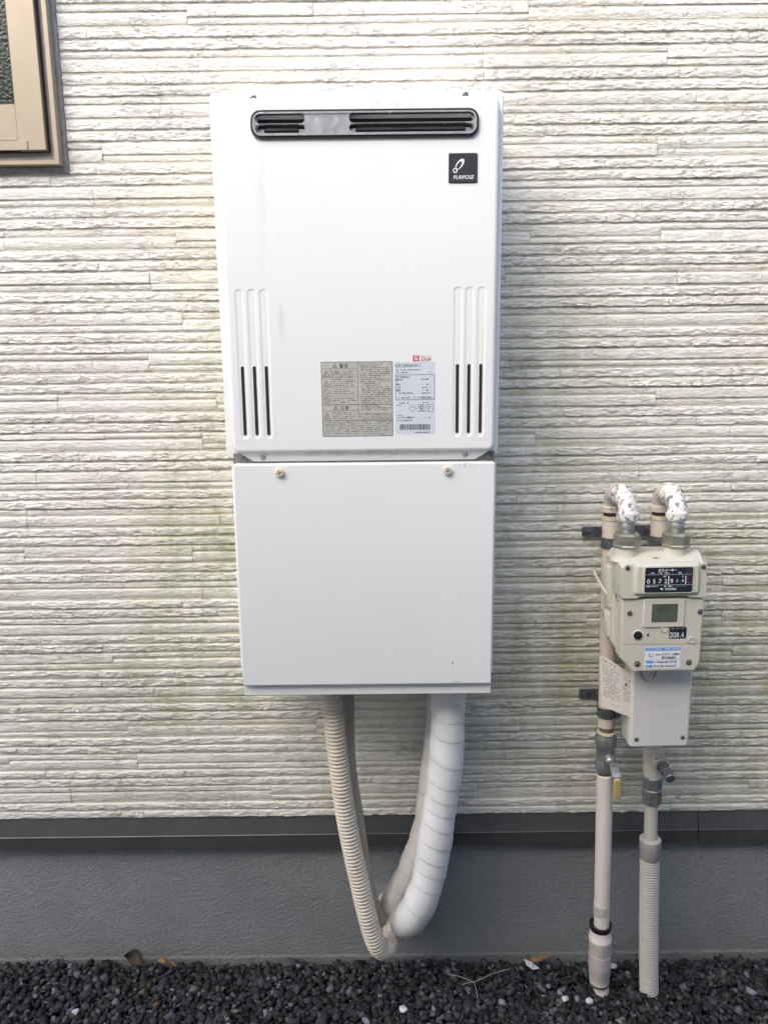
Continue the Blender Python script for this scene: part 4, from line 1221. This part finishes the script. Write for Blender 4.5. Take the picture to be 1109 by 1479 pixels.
mb = MB(); mb.add([(0.5105, yd, 0.9868), (0.5125, yd, 0.9840), (0.5165, yd, 0.9835), (0.5150, yd, 0.9868)], [(0, 1, 2, 3)]); build('emblem', mb, PW, dis, smooth=False, fix=False)
mb = MB(); box(mb, 0.5570, 0.5675, -0.2270, -0.22725, 1.0140, 1.0245); build('grey_square', mb, M['badge'], dis, smooth=False)
write('161', 0.5080, 1.0382, 0.0070, -0.2065, M['print_black'], top, 'CENTER', bold=0.02, rot=Matrix.Rotation(rad(-68), 4, 'X'), squeeze=1.5)
for x in (0.4510, 0.5915):
    mb = MB(); lathe(mb, (x, -0.2120, 1.0250), (0, -1, 0), [(0, 0.0082), (0.0072, 0.0075), (0.0084, 0.0066), (0.0084, 0.0001)], 20); sb_ = build('screw_boss', mb, MM, top); screw(x, -0.2205, 1.0250, 0.0044, sb_)

mb = MB(); slab(mb, poly([(0.4690, 0.8165), (0.5900, 0.8165), (0.6000, 0.8330), (0.6010, 0.9635), (0.4440, 0.9635), (0.4480, 0.8440)]), [(-0.174, 0.001), (-0.2090, 0.0), (-0.2125, 0.0010), (-0.2144, 0.0026), (-0.2150, 0.0045)])
low = build('lower_cover', mb, MM, meter, angle=22)
mb = MB(); slab(mb, rr(0.4850, 0.5640, 0.9060, 0.9630, 0.004, 3), [(-0.2145, 0), (-0.2172, 0.0012), (-0.2180, 0.0022)])
build('lcd_bezel', mb, MM, low)
mb = MB(); slab(mb, rr(0.5010, 0.5490, 0.9180, 0.9530, 0.001, 2), [(-0.2178, 0), (-0.2184, 0)]); lcd = build('lcd_screen', mb, M['lcd'], low, smooth=False)
for x in (0.514, 0.5215, 0.529): circle_line(x, 0.9440, 0.0042, 0.0007, -0.2186, M['lcd_ink'], lcd)
circle_line(0.5185, 0.9505, 0.0018, 0.0006, -0.2186, M['lcd_ink'], lcd); circle_line(0.5255, 0.9505, 0.0018, 0.0006, -0.2186, M['lcd_ink'], lcd)
frame_lines(0.5013, 0.5487, 0.9183, 0.9527, 0.0009, -0.2186, M['lcd_ink'], lcd)
mb = MB(); lathe(mb, (0.4775, -0.2148, 0.8915), (0, -1, 0), [(0, 0.0098), (0.0010, 0.0098), (0.0014, 0.0088), (0.0014, 0.0001)], 28); build('button_ring', mb, M['sticker_white'], low)
mb = MB(); lathe(mb, (0.4775, -0.2162, 0.8915), (0, -1, 0), [(0, 0.0086), (0.0012, 0.0083), (0.0018, 0.0072), (0.0018, 0.0001)], 28); build('push_button', mb, M['black'], low)
mb = MB(); mb.add([(0.4935, -0.2152, 0.8912), (0.4990, -0.2152, 0.8868), (0.4990, -0.2152, 0.8956)], [(0, 1, 2)]); build('arrow_mark', mb, M['print_black'], low, smooth=False, fix=False)
for (x, z) in ((0.5262, 0.9035), (0.5795, 0.8800)):
    mb = MB(); lathe(mb, (x, -0.2148, z), (0, -1, 0), [(0, 0.0066), (0.0022, 0.0066), (0.0030, 0.0058), (0.0020, 0.0050), (0.0020, 0.0001)], 24); build('seal_plug', mb, M['clip'], low)
mb = MB(); slab(mb, rr(0.5370, 0.5695, 0.8835, 0.9055, 0.0015, 2), [(-0.2148, 0), (-0.2155, 0)]); dat = build('date_plate', mb, M['display'], low, smooth=False)
write('2028', 0.5380, 0.8860, 0.0145, -0.2157, PW, dat, squeeze=0.60); write('.', 0.5565, 0.8860, 0.0130, -0.2157, PW, dat); write('4', 0.5598, 0.8860, 0.0145, -0.2157, PW, dat, squeeze=0.62); write('.', 0.5660, 0.8860, 0.0090, -0.2157, PW, dat)
dash_lines(0.5400, 0.5660, 0.9020, 0.0015, -0.2157, M['foil'], dat)
line(0.4500, 0.8735, 0.5960, 0.8720, 0.0008, -0.2152, M['label_line'], low)
mb = MB(); slab(mb, rr(0.4930, 0.5605, 0.8235, 0.8665, 0.002, 3), [(-0.2148, 0), (-0.2154, 0)]); stk = build('supplier_sticker', mb, M['sticker_white'], low, smooth=False)
mb = MB(); slab(mb, rr(0.4935, 0.5600, 0.8595, 0.8662, 0.0016, 3), [(-0.2154, 0), (-0.2156, 0)]); build('blue_band', mb, M['print_blue'], stk, smooth=False)
ys = -0.2158
write('LPガスの保安・お問い合せ先', 0.5268, 0.8610, 0.0046, ys, PW, stk, 'CENTER', squeeze=1.05)
write('株式会社', 0.5125, 0.8508, 0.0030, ys, PB, stk, squeeze=0.95); write('エネサンス関東', 0.5250, 0.8505, 0.0052, ys, PB, stk, squeeze=0.90)
write('藤沢事業所', 0.5385, 0.8435, 0.0052, ys, PB, stk, 'CENTER', squeeze=1.05)
mb = MB()
strip_loop(mb, ell(0.5040, 0.8510, 0.0042, 0.0042, 0, 20), ell(0.5046, 0.8520, 0.0030, 0.0028, 0, 20), ys); build('emblem', mb, M['print_blue'], stk, smooth=False, fix=False)
line(0.4960, 0.8415, 0.5580, 0.8415, 0.0003, ys, M['label_line'], stk)
for z_, no in ((0.8350, '0466-86-7730'), (0.8265, '0120-654-677')):
    mb = MB(); box(mb, 0.4950, 0.5088, -0.2154, -0.2156, z_ - 0.0006, z_ + 0.0045); build('blue_tab', mb, M['print_blue'], stk, smooth=False)
    dash_lines(0.4965, 0.5075, z_ + 0.0012, 0.0014, ys, PW, stk); dash_lines(0.5110, 0.5145, z_ + 0.0006, 0.0028, ys, PB, stk, 1.0)
    write(no, 0.5160, z_, 0.0062, ys, PB, stk, bold=0.004, squeeze=1.08)
for (x, z) in ((0.4600, 0.9355), (0.5925, 0.9360)): screw(x, -0.2150, z, 0.0052, low)
for (x, z) in ((0.4795, 0.8335), (0.5775, 0.8350)):
    mb = MB(); lathe(mb, (x, -0.2145, z), (0, -1, 0), [(0, 0.0060), (0.0012, 0.0060), (0.0014, 0.0050), (0.0006, 0.0046), (0.0006, 0.0001)], 20); h_ = build('screw_well', mb, M['cast'], low); screw(x, -0.2146, z - 0.001, 0.0034, h_)

# ---------------------------------------------------------------- transmitter box under the meter
tb = thing('transmitter_box', (0.547, -0.13, 0.635), 'plain pale grey plastic box hanging under the gas meter', 'plastic box', rot=(0, rad(-0.5), 0))
mb = MB(); slab(mb, rr(0.487, 0.606, 0.637, 0.806, 0.008, 4), [(-0.1195, 0.002), (-0.122, 0), (-0.1545, 0)]); build('base', mb, M['meter'], tb)
mb = MB(); slab(mb, rr(0.4865, 0.6065, 0.6365, 0.8065, 0.008, 5), [(-0.1546, 0), (-0.168, 0.0004), (-0.1712, 0.0014), (-0.1728, 0.0036), (-0.1732, 0.006)]); lid = build('lid', mb, M['box_grey'], tb)
mb = MB(); ring_plate(mb, rr(0.527, 0.570, 0.725, 0.740, 0.001, 2)(0), rr(0.527, 0.570, 0.725, 0.740, 0.001, 2)(0.0008), -0.1730, -0.17345); build('embossed_frame', mb, M['box_grey'], lid, smooth=False)
write('YAZAKI', 0.5485, 0.7293, 0.0085, -0.17335, M['box_grey'], lid, 'CENTER', bold=0.01)
for (x, z) in ((0.5005, 0.6560), (0.5925, 0.6585)):
    mb = MB(); lathe(mb, (x, -0.1730, z), (0, -1, 0), [(0, 0.0046), (0.0010, 0.0046), (0.0012, 0.0036), (0.0003, 0.0001)], 18); w_ = build('screw_well', mb, M['cast'], lid); screw(x, -0.1731, z, 0.0028, w_)
# cord loop between meter and box
mb = MB(); tube(mb, smooth_path([(0.4925, -0.172, 0.832), (0.4935, -0.190, 0.812), (0.4975, -0.194, 0.798), (0.508, -0.195, 0.790), (0.519, -0.194, 0.797), (0.5255, -0.190, 0.812), (0.528, -0.172, 0.832)], 0.003), 0.0019, 10)
build('cord_loop', mb, M['wire_grey'], None, label='short grey cord looping down from under the gas meter', cat='cord')

# card tag on its wire, with a strap and seal wires at the meter's left flank
tag = thing('card_tag', (0.468, -0.152, 0.815), 'weathered white card tag with small print hung on the left gas pipe', 'tag')
nx_, nz_ = 10, 10
def card_pt(u, v, off=0.0):
    # u across, v down; a card bent a little about its height
    a = Vector((0.4290, -0.138, 0.8230)); b = Vector((0.4950, -0.166, 0.7830)); c = Vector((0.4340, -0.140, 0.7170)); d = Vector((0.4975, -0.166, 0.6985))
    p = a.lerp(b, u).lerp(c.lerp(d, u), v)
    p.y -= 0.006 * math.sin(math.pi * u) + 0.003 * math.sin(2.2 * v) + off
    p.z += 0.004 * math.sin(math.pi * u) * (1 - v)
    return p
mb = MB(); vs = []
for off in (0.0, 0.0007):
    for j in range(nz_ + 1):
        for i in range(nx_ + 1): vs.append(card_pt(i / nx_, j / nz_, off))
k_ = (nx_ + 1); tot_ = k_ * (nz_ + 1); fs = []
for j in range(nz_):
    for i in range(nx_):
        q = j * k_ + i
        fs.append((q, q + 1, q + k_ + 1, q + k_)); fs.append((tot_ + q, tot_ + q + k_, tot_ + q + k_ + 1, tot_ + q + 1))
rim = [i for i in range(k_)] + [j * k_ + nx_ for j in range(1, nz_ + 1)] + [nz_ * k_ + i for i in range(nx_ - 1, -1, -1)] + [j * k_ for j in range(nz_ - 1, 0, -1)]
for a_, b_ in zip(rim, rim[1:] + rim[:1]): fs.append((a_, b_, tot_ + b_, tot_ + a_))
mb.add(vs, fs); card = build('card', mb, M['card'], tag)
mb = MB()
def card_dash(u0, u1, v, h):
    u = u0
    while u < u1:
        w = random.uniform(0.015, 0.05)
        if random.random() < 0.8:
            e = min(u + w, u1); q = [card_pt(u, v + h, 0.0009), card_pt(e, v + h, 0.0009), card_pt(e, v, 0.0009), card_pt(u, v, 0.0009)]; mb.add(q, [(0, 1, 2, 3)])
        u += w + random.uniform(0.01, 0.03)
card_dash(0.06, 0.42, 0.05, 0.035)
for k in range(17): card_dash(0.08, random.choice((0.50, 0.54, 0.42)), 0.13 + 0.040 * k, 0.016)
card_dash(0.66, 0.94, 0.17, 0.03); card_dash(0.78, 0.96, 0.30, 0.04)
for k in range(7): card_dash(0.62, random.choice((0.95, 0.85)), 0.38 + 0.045 * k, 0.014)
card_dash(0.3, 0.55, 0.86, 0.016)
for (u, v) in ((0.66, 0.29), (0.67, 0.27)): mb.add([card_pt(u, v + 0.05, 0.0010), card_pt(u + 0.07, v + 0.05, 0.0010), card_pt(u + 0.06, v, 0.0010), card_pt(u + 0.01, v, 0.0010)], [(0, 1, 2, 3)])
build('small_print', mb, M['print_grey'], card, smooth=False, fix=False)
mb = MB(); tube(mb, smooth_path([(0.436, -0.122, 0.905), (0.441, -0.128, 0.880), (0.452, -0.140, 0.852), (0.458, -0.150, 0.820), (0.4615, -0.156, 0.8065)], 0.004), 0.0008, 6); build('hanging_wire', mb, M['wire'], tag)
mb = MB(); tube(mb, smooth_path([(0.431, -0.115, 0.915), (0.438, -0.125, 0.907), (0.446, -0.128, 0.912), (0.450, -0.140, 0.925)], 0.003), 0.0009, 6); build('wire_knot', mb, M['wire'], tag)
strap = MB(); tube(strap, smooth_path([(0.4215, -0.10, 0.985), (0.4245, -0.130, 0.972), (0.4335, -0.150, 0.955), (0.4450, -0.170, 0.946)], 0.004), 0.0030, 8)
build('strap', strap, M['clip'], None, label='pale plastic strap slanting across the meter flank to the left pipe', cat='strap')
mb = MB(); tube(mb, smooth_path([(0.4340, -0.150, 0.968), (0.4400, -0.165, 0.975), (0.4440, -0.175, 0.966), (0.4420, -0.185, 0.956), (0.4480, -0.205, 0.946), (0.4560, -0.2150, 0.9375), (0.4600, -0.2152, 0.9340)], 0.003), 0.0007, 6)
build('seal_wire', mb, M['wire'], None, label='thin dark seal wire from the strap to a screw on the meter', cat='wire')

# ---------------------------------------------------------------- litter on the gravel
def leaf(name, loc, L_, W_, curl, rot, mat, label, cat='leaf', group=None):
    mb = MB(); n, m = 12, 6; vs = []
    R_ = Matrix.Rotation(rot[2], 3, 'Z') @ Matrix.Rotation(rot[1], 3, 'Y') @ Matrix.Rotation(rot[0], 3, 'X')
    for off in (0, 0.0006):
        for i in range(n + 1):
            t = i / n; w = W_ * math.sin(math.pi * min(1, t * 0.96 + 0.03)) ** 0.7
            for j in range(m + 1):
                s = (j / m - 0.5) * 2
                a = s * curl
                v = Vector((L_ * (t - 0.5), w * math.sin(a) / max(curl, 0.1), w * (1 - math.cos(a)) / max(curl, 0.1) + 0.006 * math.sin(5 * t + s) + off))
                vs.append(R_ @ v + Vector(loc))
    k = m + 1; tot = k * (n + 1); fs = []
    for i in range(n):
        for j in range(m):
            q = i * k + j; fs.append((q, q + 1, q + k + 1, q + k)); fs.append((tot + q, tot + q + k, tot + q + k + 1, tot + q + 1))
    mb.add(vs, fs)
    return build(name, mb, mat, None, label=label, cat=cat, group=group, fix=False)
leaf('dead_leaf', (-0.602, -0.022, 0.030), 0.052, 0.021, 1.3, (rad(-95), rad(35), rad(10)), M['leaf'], 'curled dark brown dead leaf leaning on the foundation at left')
leaf('dead_leaf', (-0.525, -0.018, 0.018), 0.045, 0.008, 0.9, (rad(20), rad(14), rad(-8)), M['leaf_tan'], 'small tan leaf scrap lying just right of the curled brown leaf')
leaf('dead_leaf', (0.352, -0.014, 0.014), 0.050, 0.009, 0.8, (rad(35), rad(-8), rad(6)), M['leaf_tan'], 'tan leaf scrap on the gravel behind the white paper scrap')
leaf('dead_leaf', (-0.520, -0.130, 0.009), 0.020, 0.006, 0.8, (rad(20), rad(50), rad(60)), M['leaf_tan'], 'tiny orange-brown leaf bit among the dark stones at left')
mb = MB()
sp = [(0.316, -0.026, 0.024), (0.343, -0.034, 0.013), (0.349, -0.044, 0.013), (0.334, -0.042, 0.008), (0.320, -0.034, 0.014), (0.334, -0.034, 0.021)]
mb.add(sp + [(x, y + 0.002, z - 0.0012) for x, y, z in sp], [(0, 4, 5), (4, 3, 5), (3, 2, 1), (3, 1, 5), (0, 5, 1), (6, 11, 10), (10, 11, 9), (9, 7, 8), (9, 11, 7), (6, 7, 11)])
build('paper_scrap', mb, M['paper'], None, smooth=False, label='crumpled white paper scrap on the gravel by the foundation', cat='paper scrap', fix=False)
tw = thing('dry_stalk', (0.19, -0.09, 0.0), 'thin dry grass stalk with forked branches lying on the gravel', 'dry stalk')
for k, (a, b) in enumerate((((0.192, -0.085, 0.016), (0.275, -0.060, 0.028)), ((0.192, -0.085, 0.016), (0.135, -0.065, 0.020)), ((0.192, -0.085, 0.016), (0.195, -0.125, 0.012)), ((0.192, -0.085, 0.016), (0.165, -0.090, 0.014)))):
    m_ = Vector(a).lerp(Vector(b), 0.5) + Vector((0, 0, 0.003)); mb = MB(); tube(mb, smooth_path([a, m_, b], 0.01), 0.0009, 6); build('branch', mb, M['straw'], tw)
mb = MB(); tube(mb, smooth_path([(-0.555, -0.010, 0.026), (-0.540, -0.016, 0.018), (-0.524, -0.020, 0.012)], 0.006), 0.0011, 6)
build('twig', mb, M['leaf'], None, label='short dark twig sticking up beside the curled brown leaf', cat='twig')

def pebble(x, y, s, label, seed):
    r = random.Random(seed); bm = bmesh.new(); bmesh.ops.create_icosphere(bm, subdivisions=2, radius=1)
    for v in bm.verts:
        v.co *= 1 + r.uniform(-0.08, 0.08)
    for k in range(4):
        n_ = Vector((r.gauss(0, 1), r.gauss(0, 1), r.gauss(0, 1))).normalized(); d = r.uniform(0.5, 0.75)
        for v in bm.verts:
            e = v.co.dot(n_) - d
            if e > 0: v.co -= n_ * e
    zc = float(heap([x], [y])[0]) + 0.011
    mb = MB(); mb.v = [(x + v.co.x * s * 1.2, y + v.co.y * s, zc + v.co.z * s * 0.8) for v in bm.verts]; mb.f = [tuple(v.index for v in f.verts) for f in bm.faces]; bm.free()
    build('white_pebble', mb, M['pebble'], None, angle=25, label=label, cat='pebble', group='white pebbles among the dark gravel')
pebble(0.390, -0.118, 0.0078, 'white pebble in the gravel, left of the gas pipe foot', 1)
pebble(0.443, -0.126, 0.0078, 'white pebble right beside the foot of the left gas pipe', 2)
pebble(0.525, -0.028, 0.0080, 'white pebble by the foundation between the two gas pipes', 3)
pebble(0.030, -0.150, 0.0090, 'largest white pebble in the gravel, below the thick taped pipe', 4)
pebble(-0.690, -0.150, 0.0082, 'white pebble at the front of the gravel, far left', 5)

# ---------------------------------------------------------------- flat print becomes mesh
for (mat, pname), (mb, _, par) in PRINTS.items():
    build('small_print', mb, mat, par, smooth=False, fix=False)
dg = bpy.context.evaluated_depsgraph_get(); dg.update()
merged = {}
for (o, base, mat, par, name) in TEXTS:
    me = bpy.data.meshes.new_from_object(o.evaluated_get(dg))
    og = origin_of(par)
    me.transform(base)
    mb = merged.setdefault(o.name, (MB(), mat, par, name))[0]
    mb.add([v.co[:] for v in me.vertices], [tuple(p.vertices) for p in me.polygons])
    bpy.data.meshes.remove(me)
for (mb, mat, par, name) in merged.values():
    build(name, mb, mat, par, smooth=False, fix=False)
for t in TEXTS:
    cu = t[0].data; bpy.data.objects.remove(t[0]); bpy.data.curves.remove(cu)
